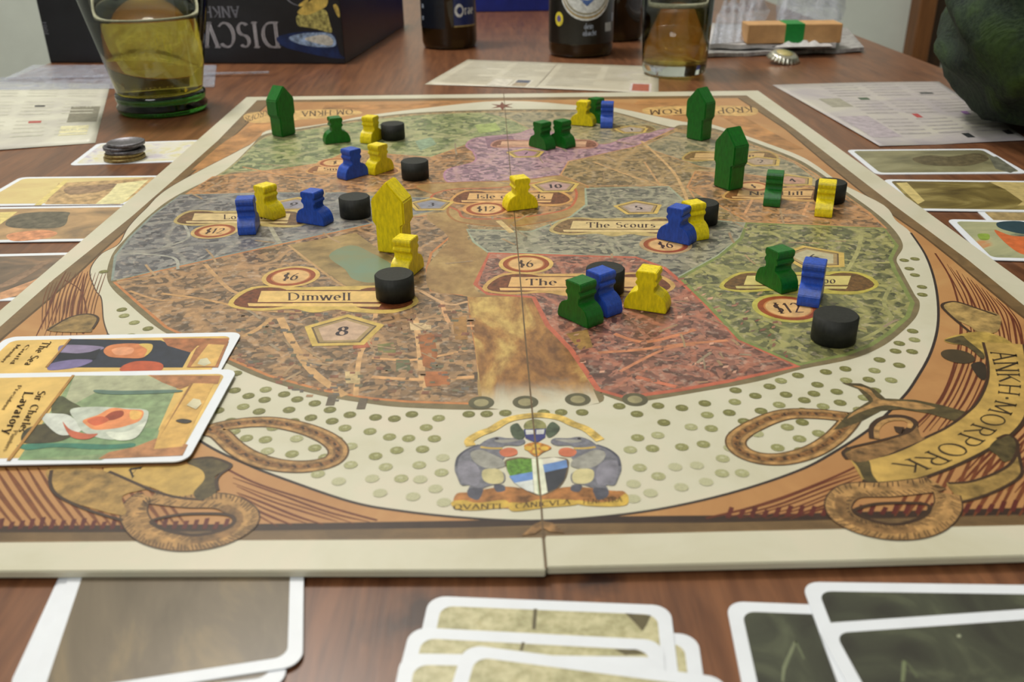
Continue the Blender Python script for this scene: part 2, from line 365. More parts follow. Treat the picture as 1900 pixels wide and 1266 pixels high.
# dark line between orange field and brown border, near edge and sides
pr.line([(-380,990), (0,983), (480,979), (860,973), (1015,968)], .0030, (52, 36, 28), smooth=False)
pr.line([(1015,966), (1340,963), (1900,949), (2380,946)], .0030, (52, 36, 28), smooth=False)
for k in range(4): pr.line([(-380,1001-4*k), (480,1000-4*k), (1013,992-4*k)], .0003, (80, 60, 38), smooth=False); 
for k in range(4): pr.line([(1015,989-4*k), (1340,982-4*k), (1900,970-4*k)], .0003, (80, 60, 38), smooth=False)
pr.line([(500,190), (425,261), (342,334), (263,402), (190,466), (134,518), (83,562), (14,620), (-410,990)], .0012, (84, 62, 38), smooth=False)
pr.line([(1370,182), (1458,240), (1535,305), (1630,381), (1712,437), (1770,483), (1870,567), (2370,950)], .0012, (84, 62, 38), smooth=False)
# faint banners and blots behind the far corners
for px in ([(520,205),(500,225),(440,262),(380,315)], [(600,200),(760,197),(830,190)], [(1340,205),(1400,240),(1470,278)], [(1180,190),(1250,196),(1270,215)]):
    pr.line(px, .016, ink((150,108,66), .3, 60))
pr.fill([(455,212),(520,206),(640,203),(668,212),(560,222),(470,228)], ink((186,152,96), .15)); 
pr.fill([(1200,200),(1330,196),(1400,200),(1392,215),(1290,212),(1210,214)], ink((186,152,96), .15))
text_px(pr, 'KROPR', 500, 203, 455, 218, -2, 10, (66,44,30)); text_px(pr, 'OM-HKNA', 655, 203, 560, 207, 0, 9, (66,44,30))
text_px(pr, 'KROP', 1395, 198, 1330, 201, 2, 10, (66,44,30)); text_px(pr, 'ROM', 1265, 202, 1205, 204, 1, 9, (66,44,30))
# cream field
CF = [(465,268),(321,344),(270,388),(238,422),(220,453),(187,472),(167,503),(177,538),(188,554),(192,594),(200,620),(232,690),(292,760),(380,824),(460,863),(532,891),(653,932),(747,949),(860,961),(987,967),(1120,959),(1241,942),(1368,912),(1481,874),(1545,841),(1618,793),(1673,740),(1698,707),(1728,652),(1741,594),(1736,530),(1718,475),(1690,432),(1662,409),(1640,381),(1562,341),(1516,308),(1481,288),(1420,265),(1321,231),(1268,226),(1140,200),(1088,197),(937,187),(777,202),(666,217),(625,226),(557,236),(494,243)]
pr.fill(CF, cream)
pr.line(CF[10:33], .0010, (46, 36, 34)); pr.line(CF[0:11], .0005, (70, 50, 36))
# light band following the circle outside the line: its outer edge
pr.line([(392,855),(470,895),(560,925),(640,950),(700,966)], .0008, maroon)
pr.line([(1310,962),(1400,940),(1500,905),(1600,860),(1680,805),(1745,740),(1775,660),(1782,590),(1765,520),(1735,470)], .0008, maroon)
pr.line([(120,520),(150,540),(160,580),(155,620)], .0006, maroon)
# engraved hatching in the corners
def hatch(A, B, n, w=.0007, col=maroon, j=2.5):
    for k in range(n):
        t = (k+.5)/n
        pr.line([((a[0]*(1-t)+b[0]*t)+random.uniform(-j, j), (a[1]*(1-t)+b[1]*t)+random.uniform(-j, j)) for a, b in zip(A, B)], w*random.uniform(.7, 1.3), col, taper=True); pr.n -= .8
hatch([(1310,963),(1420,936),(1530,893),(1600,868)], [(1480,963),(1520,950),(1560,936),(1600,922)], 7)
hatch([(700,968),(620,948),(520,915),(430,885)], [(500,976),(480,966),(465,955),(450,940)], 7)
hatch([(1690,805),(1745,742),(1778,660),(1784,600)], [(1800,790),(1830,740),(1850,690),(1850,640)], 8)
hatch([(1742,482),(1772,530),(1790,580),(1800,640)], [(1870,568),(1895,600),(1905,640),(1912,700)], 14)
hatch([(1760,900),(1800,860),(1850,800),(1890,745)], [(2040,930),(2080,890),(2140,860),(2240,850)], 22)
hatch([(120,505),(100,540),(85,580),(60,630)], [(165,505),(160,540),(158,580),(160,620)], 8)
for k in range(20):
    x = -110+k*20; pr.line([(x, 868), (x+34+random.uniform(-3, 3), 920), (x+76, 976)], random.uniform(.0009, .0014), (108, 62, 34), taper=True); pr.n -= .9
for k in range(18):
    x = 1660+k*21; pr.line([(x, 958), (x+30+random.uniform(-3, 3), 905), (x+74, 815)], random.uniform(.0008, .0013), (104, 56, 32), taper=True); pr.n -= .9
for k in range(16):
    x = 80+k*6.2; pr.line([(x-2, 612-k*.5), (x+random.uniform(-1, 1)+k*.4, 560), (x+12+k*.9, 500+(16-k)*1.5)], .0005, (104, 66, 40), taper=True); pr.n -= .9
for k in range(26):   # short upright nicks above the dark border
    x = -20+k*19; pr.line([(x, 982), (x+6, 966+random.uniform(-6, 3))], .0012, (84, 34, 28), smooth=False); pr.n -= .9
for k in range(30):
    x = 1350+k*22; pr.line([(x, 962-(x-1340)*.024), (x+8, 946-(x-1340)*.024+random.uniform(-6, 3))], .0012, (84, 34, 28), smooth=False); pr.n -= .9
bchild(pr.build('border_print')); zl = pr.n

# ---- districts
def inside(p, poly):
    c = False; n = len(poly)
    for i in range(n):
        a, b = poly[i], poly[(i+1) % n]
        if (a[1] > p[1]) != (b[1] > p[1]) and p[0] < (b[0]-a[0])*(p[1]-a[1])/(b[1]-a[1])+a[0]: c = not c
    return c
def district_mat(name, dk, md, lt, street, sc=1.0, rot=.3):
    m, nt, b = nodes(name, .36, .5); v = coords(nt, (1,1,1), (0,0,rot))
    nz = nt.nodes.new('ShaderNodeTexNoise'); nt.links.new(v, nz.inputs['Vector']); nz.inputs['Scale'].default_value = 60; nz.inputs['Detail'].default_value = 3
    va = nt.nodes.new('ShaderNodeVectorMath'); va.operation = 'MULTIPLY_ADD'; nt.links.new(nz.outputs['Color'], va.inputs[0]); va.inputs[1].default_value = (.012,.012,0); nt.links.new(v, va.inputs[2])
    vo = nt.nodes.new('ShaderNodeTexVoronoi'); nt.links.new(va.outputs[0], vo.inputs['Vector']); vo.inputs['Scale'].default_value = 420*sc
    bw = nt.nodes.new('ShaderNodeRGBToBW'); nt.links.new(vo.outputs['Color'], bw.inputs[0])
    c = ramp(nt, bw.outputs[0], [(.2, tuple(x*.94 for x in dk)), (.5, md), (.8, tuple(x*1.05 for x in lt))])
    big = noise(nt, v, 38, 4, .6, .8); c = mixc(nt, ramp(nt, big, [(.42, (0,0,0)), (.7, (110,110,110))]), c, lin(lt))
    vs = nt.nodes.new('ShaderNodeTexVoronoi'); vs.feature = 'DISTANCE_TO_EDGE'; nt.links.new(va.outputs[0], vs.inputs['Vector']); vs.inputs['Scale'].default_value = 40*sc
    st = ramp(nt, vs.outputs['Distance'], [(.025, (255,255,255)), (.06, (0,0,0))])
    bw2 = nt.nodes.new('ShaderNodeRGBToBW'); nt.links.new(st, bw2.inputs[0])
    mu = nt.nodes.new('ShaderNodeMath'); mu.operation = 'MULTIPLY'; nt.links.new(bw2.outputs[0], mu.inputs[0]); mu.inputs[1].default_value = .5
    c = mixc(nt, mu.outputs[0], c, lin(street))
    vf = nt.nodes.new('ShaderNodeTexNoise'); nt.links.new(v, vf.inputs['Vector']); vf.inputs['Scale'].default_value = 420; vf.inputs['Detail'].default_value = 2
    sp = ramp(nt, vf.outputs['Fac'], [(.55, (0,0,0)), (.7, (150,150,150))]); c = mixc(nt, sp, c, lin((196, 180, 160)))
    nt.links.new(c, b.inputs['Base Color'])
    rr = nt.nodes.new('ShaderNodeMapRange'); nt.links.new(vf.outputs['Fac'], rr.inputs[0]); rr.inputs[3].default_value = .22; rr.inputs[4].default_value = .48
    nt.links.new(rr.outputs[0], b.inputs['Roughness']); return m
DM = {
 'dim': district_mat('dimwell_print', (84,66,50), (116,92,68), (146,114,80), (186,144,98), 1, .2),
 'red': district_mat('red_district_print', (82,54,48), (116,78,68), (148,100,82), (178,112,86), 1.1, .5),
 'grn': district_mat('green_district_print', (72,74,50), (102,104,66), (138,134,82), (166,160,100), 1, .1),
 'gry': district_mat('grey_district_print', (80,80,72), (106,104,92), (138,134,112), (160,156,130), 1, .7),
 'blu': district_mat('blue_district_print', (74,72,76), (98,96,98), (122,120,116), (150,146,134), .8, .4),
 'org': district_mat('orange_district_print', (100,76,52), (132,100,68), (164,122,78), (192,140,90), .9, .6),
 'lgn': district_mat('meadow_print', (84,96,60), (114,124,80), (146,148,102), (170,164,120), .6, .9),
 'brn': district_mat('brown_district_print', (96,82,56), (128,108,74), (152,128,88), (178,146,98), .9, .35),
 'pur': district_mat('purple_district_print', (104,78,92), (136,106,120), (168,134,140), (180,146,140), .9, .8),
 'tgr': district_mat('far_district_print', (96,96,78), (126,120,92), (148,136,106), (178,158,120), .8, 1.1),
}
river = river_mat(); _r = blotch('river_plain', [(.3, (112, 76, 42)), (.5, (148, 108, 60)), (.66, (176, 146, 84))], 26, (1,.45,1), 0, .36, .5, .6, .25)
river2 = blotch('upper_river_print', [(.3, (128, 96, 58)), (.5, (150, 120, 72)), (.66, (172, 144, 92))], 36, (1,.8,1), 0, .36, .5, .6, .2)
CITY = [(420,318),(470,272),(494,250),(557,240),(666,222),(777,210),(937,204),(1088,205),(1140,209),(1240,236),(1268,233),(1325,240),(1415,272),(1475,296),(1512,318),(1556,350),(1612,390),(1650,424),(1668,455),(1656,480),(1664,500),(1688,545),(1698,562),(1690,588),(1655,622),(1620,645),(1570,664),(1480,682),(1400,704),(1300,722),(1180,742),(1160,742),(1110,726),(1105,745),(1010,750),(893,756),(760,752),(690,745),(600,730),(500,702),(430,672),(370,640),(309,612),(250,565),(208,521),(214,475),(240,442),(283,400),(330,365)]
dn = [0]
def district(px, key, edge=None, name='map_district', ew=.0012, smooth=False, mat=None):
    d = Print(); d.n = zl+1+dn[0]; d.fill(px, mat or DM[key], smooth)
    if edge: d.line(px, ew, edge, closed=True, smooth=smooth)
    dn[0] += 2; o = d.build(name); bchild(o); return o
district(CITY, 'brn', (112,100,72), 'city_wall_print', .0034, True)
district([(395,335),(440,300),(490,256),(557,243),(666,226),(777,214),(900,209),(950,214),(985,240),(930,252),(880,262),(860,275),(800,292),(770,294),(720,287),(660,282),(600,302),(520,314),(430,320)], 'lgn', (150,140,100), smooth=True)
district([(900,209),(1088,206),(1140,210),(1240,238),(1160,262),(1110,268),(1040,250),(985,240),(950,222)], 'tgr', (168,144,110))
district([(395,328),(520,314),(600,302),(655,276),(720,286),(800,292),(868,268),(890,290),(870,318),(830,345),(640,359),(480,358),(345,360)], 'org', (182,130,84))
district([(208,521),(214,475),(240,442),(283,400),(335,362),(480,358),(640,358),(700,366),(822,368),(829,386),(760,400),(700,412),(560,443),(400,478),(300,500)], 'blu', (124,134,126))
district([(212,524),(300,502),(400,480),(560,445),(700,414),(790,400),(860,412),(835,440),(800,470),(792,500),(800,540),(870,550),(875,600),(885,650),(893,720),(893,750),(760,746),(690,740),(600,725),(500,698),(430,668),(370,636),(309,608),(255,562)], 'dim', (176,116,70), ew=.0013)
district([(790,402),(840,396),(870,425),(868,445),(905,468),(880,528),(905,548),(990,552),(1012,600),(1052,640),(1100,722),(1096,742),(1000,746),(897,746),(886,680),(876,600),(870,552),(800,540),(792,500),(812,470),(832,440)], None, None, 'river_print', mat=river2, smooth=True)
district([(868,552),(990,550),(1012,600),(1052,640),(1100,722),(1112,748),(1060,760),(1000,764),(940,762),(897,756),(888,690),(878,620)], None, None, 'river_print', mat=river)
district([(825,330),(832,314),(880,300),(878,282),(865,270),(885,256),(960,248),(1000,240),(1110,268),(1162,256),(1250,238),(1175,272),(1060,300),(1040,325),(960,332),(890,338),(840,340)], 'pur', (160,118,136), smooth=True)
district([(770,345),(860,338),(960,336),(1040,326),(1085,340),(1092,368),(1080,392),(1040,406),(950,420),(862,414),(832,398),(828,370)], None, (150,104,60), smooth=True, ew=.0014, mat=river2)
district([(800,368),(835,352),(930,348),(1030,336),(1066,350),(1066,375),(1040,392),(950,405),(865,405),(848,390)], 'org', (168,92,62), smooth=True, ew=.0014)
district([(1055,300),(1180,272),(1250,240),(1330,248),(1415,276),(1475,300),(1512,322),(1556,354),(1612,394),(1645,424),(1500,418),(1380,412),(1310,405),(1275,345),(1090,345),(1040,325)], 'brn', (176,132,88))
district([(1190,272),(1255,244),(1415,280),(1475,303),(1540,350),(1430,330),(1300,310)], 'tgr', (182,136,92), ew=.0009)
district([(1290,318),(1440,330),(1550,358),(1612,396),(1642,423),(1500,417),(1385,410),(1275,348)], 'org', (182,130,84), ew=.0012)
district([(866,426),(985,430),(1060,402),(1088,380),(1086,350),(1240,346),(1275,378),(1310,408),(1385,414),(1375,440),(1332,475),(1258,515),(1230,495),(1180,478),(1000,470),(905,468),(880,450)], 'gry', (146,154,132), ew=.0014)
district([(908,470),(1180,478),(1232,497),(1262,522),(1312,568),(1372,632),(1480,680),(1350,708),(1262,724),(1160,738),(1110,724),(1060,650),(1016,604),(990,552),(905,546),(882,528)], 'red', (170,92,70), ew=.0020)
district([(1385,414),(1640,424),(1664,456),(1652,480),(1660,502),(1684,546),(1693,562),(1684,588),(1650,618),(1615,641),(1568,659),(1482,677),(1374,630),(1314,566),(1262,516),(1335,476),(1376,442)], 'grn', (116,126,72), ew=.0018)
zl = zl+dn[0]+2
# ---- overlays on the map: lakes, streets, plazas, seals, name ribbons
pr = Print(); pr.n = zl
lake = blotch('lake_print', [(.3, (132, 116, 74)), (.5, (112, 122, 92)), (.7, (100, 128, 110))], 30, (1,1,1), 0, .36, .5, .6)
pr.fill([(535,455),(600,443),(660,432),(712,470),(770,500),(735,520),(700,540),(645,533),(600,503),(560,480)], ink((140,118,76), .2, 90), False)
pr.fill([(610,475),(650,455),(690,470),(735,498),(715,515),(690,525),(655,518),(640,500)], lake)
pr.line([(535,455),(580,490),(645,535),(700,541)], .0012, (170,136,92))
for s, wd, cl in (("520,590 545,640 580,690 640,735", .003, (182,144,98)), ("505,590 480,610 450,625", .0022, (178,140,94)), ("300,545 380,556 470,575 560,580", .0016, (176,138,92)), ("380,490 430,540 480,545", .0018, (174,138,96)), ("240,540 300,558 360,552", .0014, (172,134,92)),
                  ("770,590 778,640 785,720", .0024, (188,150,106)), ("660,735 668,660 690,620 700,560", .0018, (184,146,102)), ("690,665 770,668 868,650", .0016, (190,146,100)), ("690,700 780,705 880,700", .002, (190,146,100)), ("820,560 835,600 880,605", .0018, (190,146,104)), ("780,540 830,565 868,560", .0016, (186,150,112)),
                  ("1190,262 1250,320 1280,385", .0018, (182,148,102)), ("1100,300 1180,330 1240,345", .0014, (180,144,98)), ("1225,345 1195,300", .0012, (178,140,96)), ("500,418 512,440 520,452", .0022, (150,146,128)), ("240,470 320,478 330,500", .0014, (150,148,136)), ("330,400 350,440 300,460", .0014, (150,148,136)),
                  ("925,410 945,428 950,432", .003, (184,160,112)), ("1140,620 1200,635 1290,612", .002, (180,116,82)), ("1110,655 1180,650 1260,640 1350,632", .0018, (178,118,84)), ("1150,690 1230,650 1290,640", .0014, (180,120,88)), ("1180,700 1270,722", .002, (176,104,78)), ("1380,400 1400,360 1395,340", .0014, (180,134,92)), ("1490,400 1500,375", .0014, (182,136,94)),
                  ("1600,430 1590,470 1560,520", .0018, (150,146,96)), ("1660,520 1640,560 1650,600 1560,650", .0016, (140,138,90)), ("700,300 760,310 800,340", .0014, (186,140,92)), ("450,310 560,330 640,320", .0014, (184,134,88)), ("560,200 600,330", .0, None)):
    if cl: pr.line(pts(s), wd, ink(cl, .12))
for s, cl in (("775,620 805,618 812,660 800,685 785,680", (146,92,56)), ("785,690 830,690 835,715 790,718", (150,94,58)), ("838,588 865,588 868,630 845,632", (150,112,66)), ("700,640 730,636 735,655 702,655", (108,106,66)), ("655,635 690,635 690,645 655,648", (146,84,60)),
              ("760,600 800,600 800,612 762,614", (184,160,122)), ("1050,620 1090,612 1100,645 1075,650", (142,110,62)), ("640,690 668,690 668,712 642,712", (176,154,112)), ("735,668 760,668 762,690 735,690", (96,98,72)), ("770,262 800,255 810,268 780,280", (124,142,116)), ("880,232 920,228 930,242 890,248", (140,152,92)), ("900,256 950,252 960,268 905,276", (120,92,104))):
    pr.fill(pts(s), ink(cl, .18), False)
# little dark roofs along the streets
n0_ = pr.n
for k in range(330):
    x, y = random.uniform(430, 870), random.uniform(565, 742)
    if y > 600+ (x-430)*.6+60 or (590 < x < 690 and 590 < y < 645): continue
    a, b_ = random.uniform(6, 15), random.uniform(3, 6); sk = random.uniform(-3, 3)
    c = random.choice([(112,90,70),(122,92,70),(104,98,78),(140,110,80),(124,84,66),(100,94,86),(150,120,90)])
    pr.fill([(x, y), (x+a, y), (x+a+sk, y+b_), (x+sk, y+b_)], ink(c, .15), False); pr.n = n0_+(k % 6)*.6
pr.n = n0_+4
n0_ = pr.n
for k in range(260):
    x, y = random.uniform(1000, 1460), random.uniform(480, 720)
    if y > 735-(x-1120)*.13 or y < 480+(x-1200)*.46 or x < 1040+(y-600)*.5: continue
    a, b_ = random.uniform(4, 12), random.uniform(1.5, 4); sk = random.uniform(-6, 1)
    c = random.choice([(110,76,64),(128,90,74),(104,84,74),(150,108,88),(124,74,62),(184,142,120)])
    pr.fill([(x, y), (x+a, y-1.5), (x+a+sk, y+b_), (x+sk, y+b_+1)], ink(c, .15), False); pr.n = n0_+(k % 6)*.6
pr.n = n0_+4
n0_ = pr.n
for k in range(150):
    x, y = random.uniform(230, 1680), random.uniform(235, 735); a_ = random.choice((.2, .9, 1.4, 2.2, 2.9))+random.uniform(-.25, .25); L = random.uniform(18, 60)
    ps_ = [(x, y), (x+L*.5*math.cos(a_)+random.uniform(-3, 3), y+L*.25*math.sin(a_)), (x+L*math.cos(a_), y+L*.5*math.sin(a_))]
    if all(inside(p_, CITY) for p_ in ps_) and not (850 < x < 1110 and y > 530) and not (530 < x < 780 and 440 < y < 545):
        pr.line(ps_, random.uniform(.0006, .0013), ink(random.choice(((150,126,96),(144,122,94),(156,130,98),(140,124,102))), .12)); pr.n = n0_+(k % 6)*.6
pr.n = n0_+4
# towers on the wall at the river mouth and little bridges below
for x, y in ((893,748),(975,747),(1072,742),(1178,742)):
    pr.disc((x, y), .0042, (84,80,60)); pr.up(); pr.disc((x, y), .0024, (140,132,98)); pr.up()
for x, y in ((618,745),(675,752)): pr.line([(x, y-12), (x-6, y+8)], .0028, (96,86,72), smooth=False)
# compass star at the far side
c0 = P(932, 197)
pr.raw([(c0.x+(.010 if i % 2 == 0 else .0035)*math.sin(i*math.pi/6), c0.y+(.016 if i % 2 == 0 else .005)*math.cos(i*math.pi/6)) for i in range(12)], (110,60,44)); pr.up()
GOLD = (186, 158, 84); RED = (134, 66, 36)
def shared(f):
    def g_(*a, **k): n0 = pr.n; f(*a, **k); pr.n = n0
    return g_
@shared
def seal(px, s, r=.0105, gold=(190,158,92), mid=(186,140,88)):
    pr.disc(px, r*1.18, gold); pr.up(); pr.disc(px, r, RED); pr.up(); pr.disc(px, r*.80, (170,112,66)); pr.up(); pr.disc(px, r*.74, (196,158,106)); pr.up()
    c = P(*px); pol, W = textpolys(s, .17); k = r*.62
    for p in pol: pr.raw([(c.x+(u-W/2)*k*.85, c.y+(v_-.5)*k*1.25) for u, v_ in p], (66,46,40))
    pr.up()
@shared
def penta(px, s, r=.0125, fillc=(178,150,126)):
    c = P(*px)
    for rr, cl in ((1.22, GOLD), (1.0, (96,78,56)), (.93, (150,128,88)), (.78, fillc)):
        pr.raw([(c.x+r*rr*math.sin(i*2*math.pi/5)*1.05, c.y+r*rr*math.cos(i*2*math.pi/5)) for i in range(5)], cl); pr.up()
    pol, W = textpolys(s, .19); k = r*.62
    for p in pol: pr.raw([(c.x+(u-W/2)*k, c.y+(v_-.5)*k) for u, v_ in p], (46,36,44))
    pr.up()
@shared
def ribbon(x0, x1, y, h, s, tx0, tx1, gold=GOLD, face=(204,170,104), end=(98,52,28)):
    w = x1-x0; e_ = h*1.7; b = y+h*.55
    pr.fill([(x0-e_*1.5, y+h*.6), (x0-e_*.4, y-h*.75), (x0+w*.3, y-h*.72), (x1-w*.3, y-h*.8), (x1+e_*.4, y-h*.75), (x1+e_*1.5, y+h*.35), (x1+e_*.4, y+h*1.25), (x0+w*.75, y+h*1.2), (x0+w*.6, y+h*1.0), (x0+w*.42, y+h*1.25), (x0+w*.25, y+h*.95), (x0-e_*.2, y+h*1.1)], gold)
    pr.fill([(x0-e_*1.25, y+h*.5), (x0-e_*.3, y-h*.6), (x0+w*.2, y-h*.55), (x0+w*.25, y+h*.6), (x0-e_*.3, y+h*.9)], ink(end, .3, 500))
    pr.fill([(x1+e_*1.25, y+h*.4), (x1+e_*.3, y-h*.6), (x1-w*.2, y-h*.55), (x1-w*.25, y+h*.75), (x1+e_*.3, y+h*1.0)], ink(end, .3, 500))
    pr.fill([(x0-e_*.6, y+h*.52), (x1-e_*.2, y+h*.56), (x1-e_*.3, y+h*.78), (x0-e_*.55, y+h*.74)], ink(face), False)
    pr.fill([(x0, y-h*.52), (x1, y-h*.50), (x1-h*.3, y+h*.5), (x0-h*.3, y+h*.5)], ink(end), False)
    pr.fill([(x0+1, y-h*.44), (x1-1, y-h*.42), (x1-h*.3-1, y+h*.42), (x0-h*.3+1, y+h*.42)], ink(face, .08), False)
    text_px(pr, s, tx0, y+h*.28, tx1, y+h*.28, 0, -h*.56, (60,40,36), .16)
ribbon(484, 716, 551, 24, 'Dimwell', 534, 651)
ribbon(360, 540, 403, 15, 'Longwall', 415, 500, gold=(168,148,94), face=(190,168,120), end=(92,66,42))
ribbon(948, 1200, 524, 21, 'The Shades', 976, 1150, gold=(182,146,86), face=(200,160,104), end=(98,56,36))
ribbon(1062, 1242, 418, 17, 'The Scours', 1088, 1216, gold=(172,152,98), face=(192,170,120), end=(110,86,56))
ribbon(870, 1028, 365, 14, 'Isle of Gods', 884, 1012, gold=(184,138,80), face=(196,156,102), end=(98,58,34))
ribbon(1385, 1580, 521, 20, 'The Hippo', 1440, 1550, gold=(170,158,70), face=(186,172,104), end=(92,66,34))
ribbon(1370, 1510, 359, 12, 'Nap Hill', 1390, 1490, gold=(184,144,84), face=(196,158,104), end=(110,74,40))
ribbon(1290, 1420, 289, 10, 'Seven', 1340, 1400, gold=(166,140,80), face=(184,152,104), end=(108,84,52))
ribbon(930, 1090, 266, 8, 'Unreal', 1000, 1040, gold=(168,120,104), face=(186,146,118), end=(112,72,58))
ribbon(590, 720, 314, 9, 'Small Gods', 600, 700, gold=(186,142,88), face=(196,156,104), end=(120,78,46))
ribbon(1150, 1200, 238, 7, 'D', 1165, 1175, gold=(150,136,90), face=(172,152,108), end=(108,88,56))
pr.n += 14
seal((540,514), '$6'); seal((399,429), '$12', .0098, (176,150,96)); seal((976,490), '$6', .0103); seal((1235,455), '$6', .0103, (168,140,100))
seal((902,388), '$12', .0105, (190,140,84)); seal((1462,572), '$12', .0117, (166,158,74)); seal((1398,346), '$', .0085, (176,138,92)); seal((622,302), '$', .0095, (186,140,90))
penta((636,615), '8'); penta((1185,386), '5', .0105, (160,144,134)); penta((1030,346), '10', .0115, (162,132,124)); penta((1510,478), '6', .0125, (168,160,128))
penta((1470,335), '4', .0105, (170,132,112)); penta((1412,300), '2', .0105, (160,140,120)); penta((545,380), '9', .011, (132,128,138)); penta((1172,241), '1', .010, (160,146,130)); penta((975,285), '7', .010, (156,118,132)); penta((800,380), '3', .010, (124,124,134))
pr.n += 14; bchild(pr.build('seal_and_name_print')); zl = pr.n+2
# ---- cabbage fields: stamps scattered over the cream field
pr = Print(); pr.n = zl; spots = []
def far_from(p, poly, d):
    a = P(*p); return all((P(*c_)-a).length > d for c_ in poly)
CFd = [v_[:2] for v_ in catmull([(a, b, 0) for a, b in CF], True, 4)]; CId = [v_[:2] for v_ in catmull([(a, b, 0) for a, b in CITY], True, 4)]
tries = 0; g1 = [ink((104,102,58), .3, 2200), ink((128,127,82), .25, 2200), ink((152,151,112), .18, 2200), ink((170,168,136), .1, 2200)]
CFw = [P(*c_)[:2] for c_ in CFd]; CIw = [P(*c_)[:2] for c_ in CId]
def okd(w, poly, d):
    return all((w[0]-a)**2+(w[1]-b)**2 > d*d for a, b in poly)
while tries < 14000 and len(spots) < 520:
    tries += 1; x, y = random.uniform(170, 1740), random.uniform(480, 960)
    if 835 < x < 1165 and y > 770: continue
    if not inside((x, y), CFd) or inside((x, y), CId): continue
    wv = P(x, y)[:2]
    if not okd(wv, CFw, .006) or not okd(wv, CIw, .0045): continue
    if any((wv[0]-a)**2+((wv[1]-b)*.75)**2 < .0052**2 for a, b, _ in spots): continue
    spots.append((*wv, y))
for a, b, y in spots:
    k = 0 if y < 790 else (1 if y < 850 else (2 if y < 890 else 3)); k = min(3, max(0, k+random.choice((0,0,0,1))))
    pr.disc((a, b), .00205, g1[k], .0020, 11, True)
    pr.n += 2; pr.disc((a+random.uniform(-.0004,.0004), b+.0004), .0008, g1[min(3, k+1)], .0006, 6, True); pr.n -= 2
o = bchild(pr.build('cabbage_print')); o['kind'] = 'stuff'; zl = pr.n+5
# ---- ribbons and banners of the border
pr = Print(); pr.n = zl
Bd = (84, 60, 34); Bm = ink((112, 84, 52), .4, 260); Bl = ink((148, 114, 70), .3, 260); YL = ink((168, 138, 74), .16, 120); GD = ink((72, 62, 38), .3, 300)
def loop(center, w, closed=True, m=Bl, o=Bd, inner=Bm):
    pr.line(center, w*1.1, o, closed); pr.line(center, w*.92, m, closed); pr.line(center, w*.5, inner, closed); pr.line(center, w*.28, ink((104,72,40), .5, 600), closed)
Lp = q(380, 760, '40,150 250,105 480,95 720,140 900,215 980,300 930,380 760,420 560,415 380,370 230,290 110,180')
loop(Lp, .0058)
for k in range(22):
    t = Vector(catmull([(a, b, 0) for a, b in Lp], True, 6)[k*3]); pr.line([(t.x-2, t.y-2.5), (t.x+2, t.y+2.5)], .0008, (60,40,26), smooth=False); pr.n -= 1
pr.up()
Rp = q(1140, 760, '1720,60 1480,35 1250,40 1050,110 900,210 920,300 1060,360 1250,365 1450,310 1600,220 1700,120 1740,60')
loop(Rp, .0058)
for k in range(22):
    t = Vector(catmull([(a, b, 0) for a, b in Rp], True, 6)[k*3]); pr.line([(t.x-2, t.y-2.5), (t.x+2, t.y+2.5)], .0008, (60,40,26), smooth=False); pr.n -= 1
pr.up()
def ticks(c, w, n, side=1, m=(70, 50, 32)):
    pl = catmull([(*P(*p_)[:2], 0) for p_ in c], False, 8); N = len(pl)
    for k in range(n):
        i = min(int(k*(N-2)/n), N-2); t = (pl[i+1]-pl[i]).normalized(); nn = Vector((-t.y, t.x, 0))*side
        a_ = pl[i]+nn*w*.48; b_ = pl[i]+nn*w*random.uniform(.05, .3)+t*w*.15
        pr.line([a_, b_], .00035, m, smooth=False, world=True); pr.n -= 1
    pr.up()
# swallow-tail and long strap on the right
pr.fill(q(1420, 480, '560,915 700,920 800,960 880,1030 1100,1040 1300,1080 1480,1130 1400,1200 1200,1140 1000,1110 850,1120 700,1200 560,1250 500,1260 600,1150 760,1050 680,960'), GD, False)
pr.fill(q(1420, 480, '640,935 760,960 850,1040 1080,1055 1250,1100 1100,1110 880,1080 700,1130 600,1180 650,1130 790,1050 720,970'), Bl)
pr.fill(q(1420, 480, '1310,330 1400,320 1560,370 1720,420 1700,540 1560,540 1500,500 1380,440 1300,370'), ink((140,116,70), .3), True)
pr.line(q(1420, 480, '1310,330 1400,320 1560,370 1700,420'), .0012, dark); pr.line(q(1420, 480, '1500,540 1380,440 1300,360 1310,330'), .0012, dark)
pr.fill(q(1420, 480, '1310,600 1420,560 1600,540 1780,600 1860,700 1740,700 1620,720 1560,690 1500,640 1380,630'), ink((150,126,62), .25), True)
pr.fill(q(1420, 480, '1320,600 1440,570 1480,600 1600,700 1590,740 1480,650 1360,620'), GD, True)
pr.disc((1777,662), .0055, ink((66,54,36))); pr.up()
pr.fill(q(1420, 480, '1510,780 1580,760 1620,800 1615,890 1570,880 1530,830'), ink((50,40,30)), True)
# banner with lettering
inn = [(1824,636),(1832,670),(1832,706),(1815,745),(1789,771),(1755,795),(1718,813),(1680,832),(1642,846),(1600,853),(1577,853)]
out = [(1900,640),(1908,690),(1912,730),(1905,770),(1885,800),(1850,826),(1800,853),(1749,875),(1698,892),(1640,903),(1600,892)]
pr.fill(inn+out[::-1], YL, False)
pr.line(inn, .0010, dark); pr.line(out, .0012, dark)
pr.fill([(1577,853),(1565,843),(1572,830),(1590,848),(1612,856),(1618,880),(1632,902),(1605,892),(1592,868)], GD, True)
text_path(pr, 'ANKH.MORPORK', [(1838,654),(1849,690),(1854,715),(1849,742),(1829,768),(1800,792),(1778,808),(1752,824),(1722,839),(1697,850),(1650,862)],
          [(1884,652),(1890,690),(1893,718),(1887,748),(1870,778),(1843,804),(1822,822),(1796,840),(1764,856),(1735,868),(1690,880)], (52,40,26), .13)
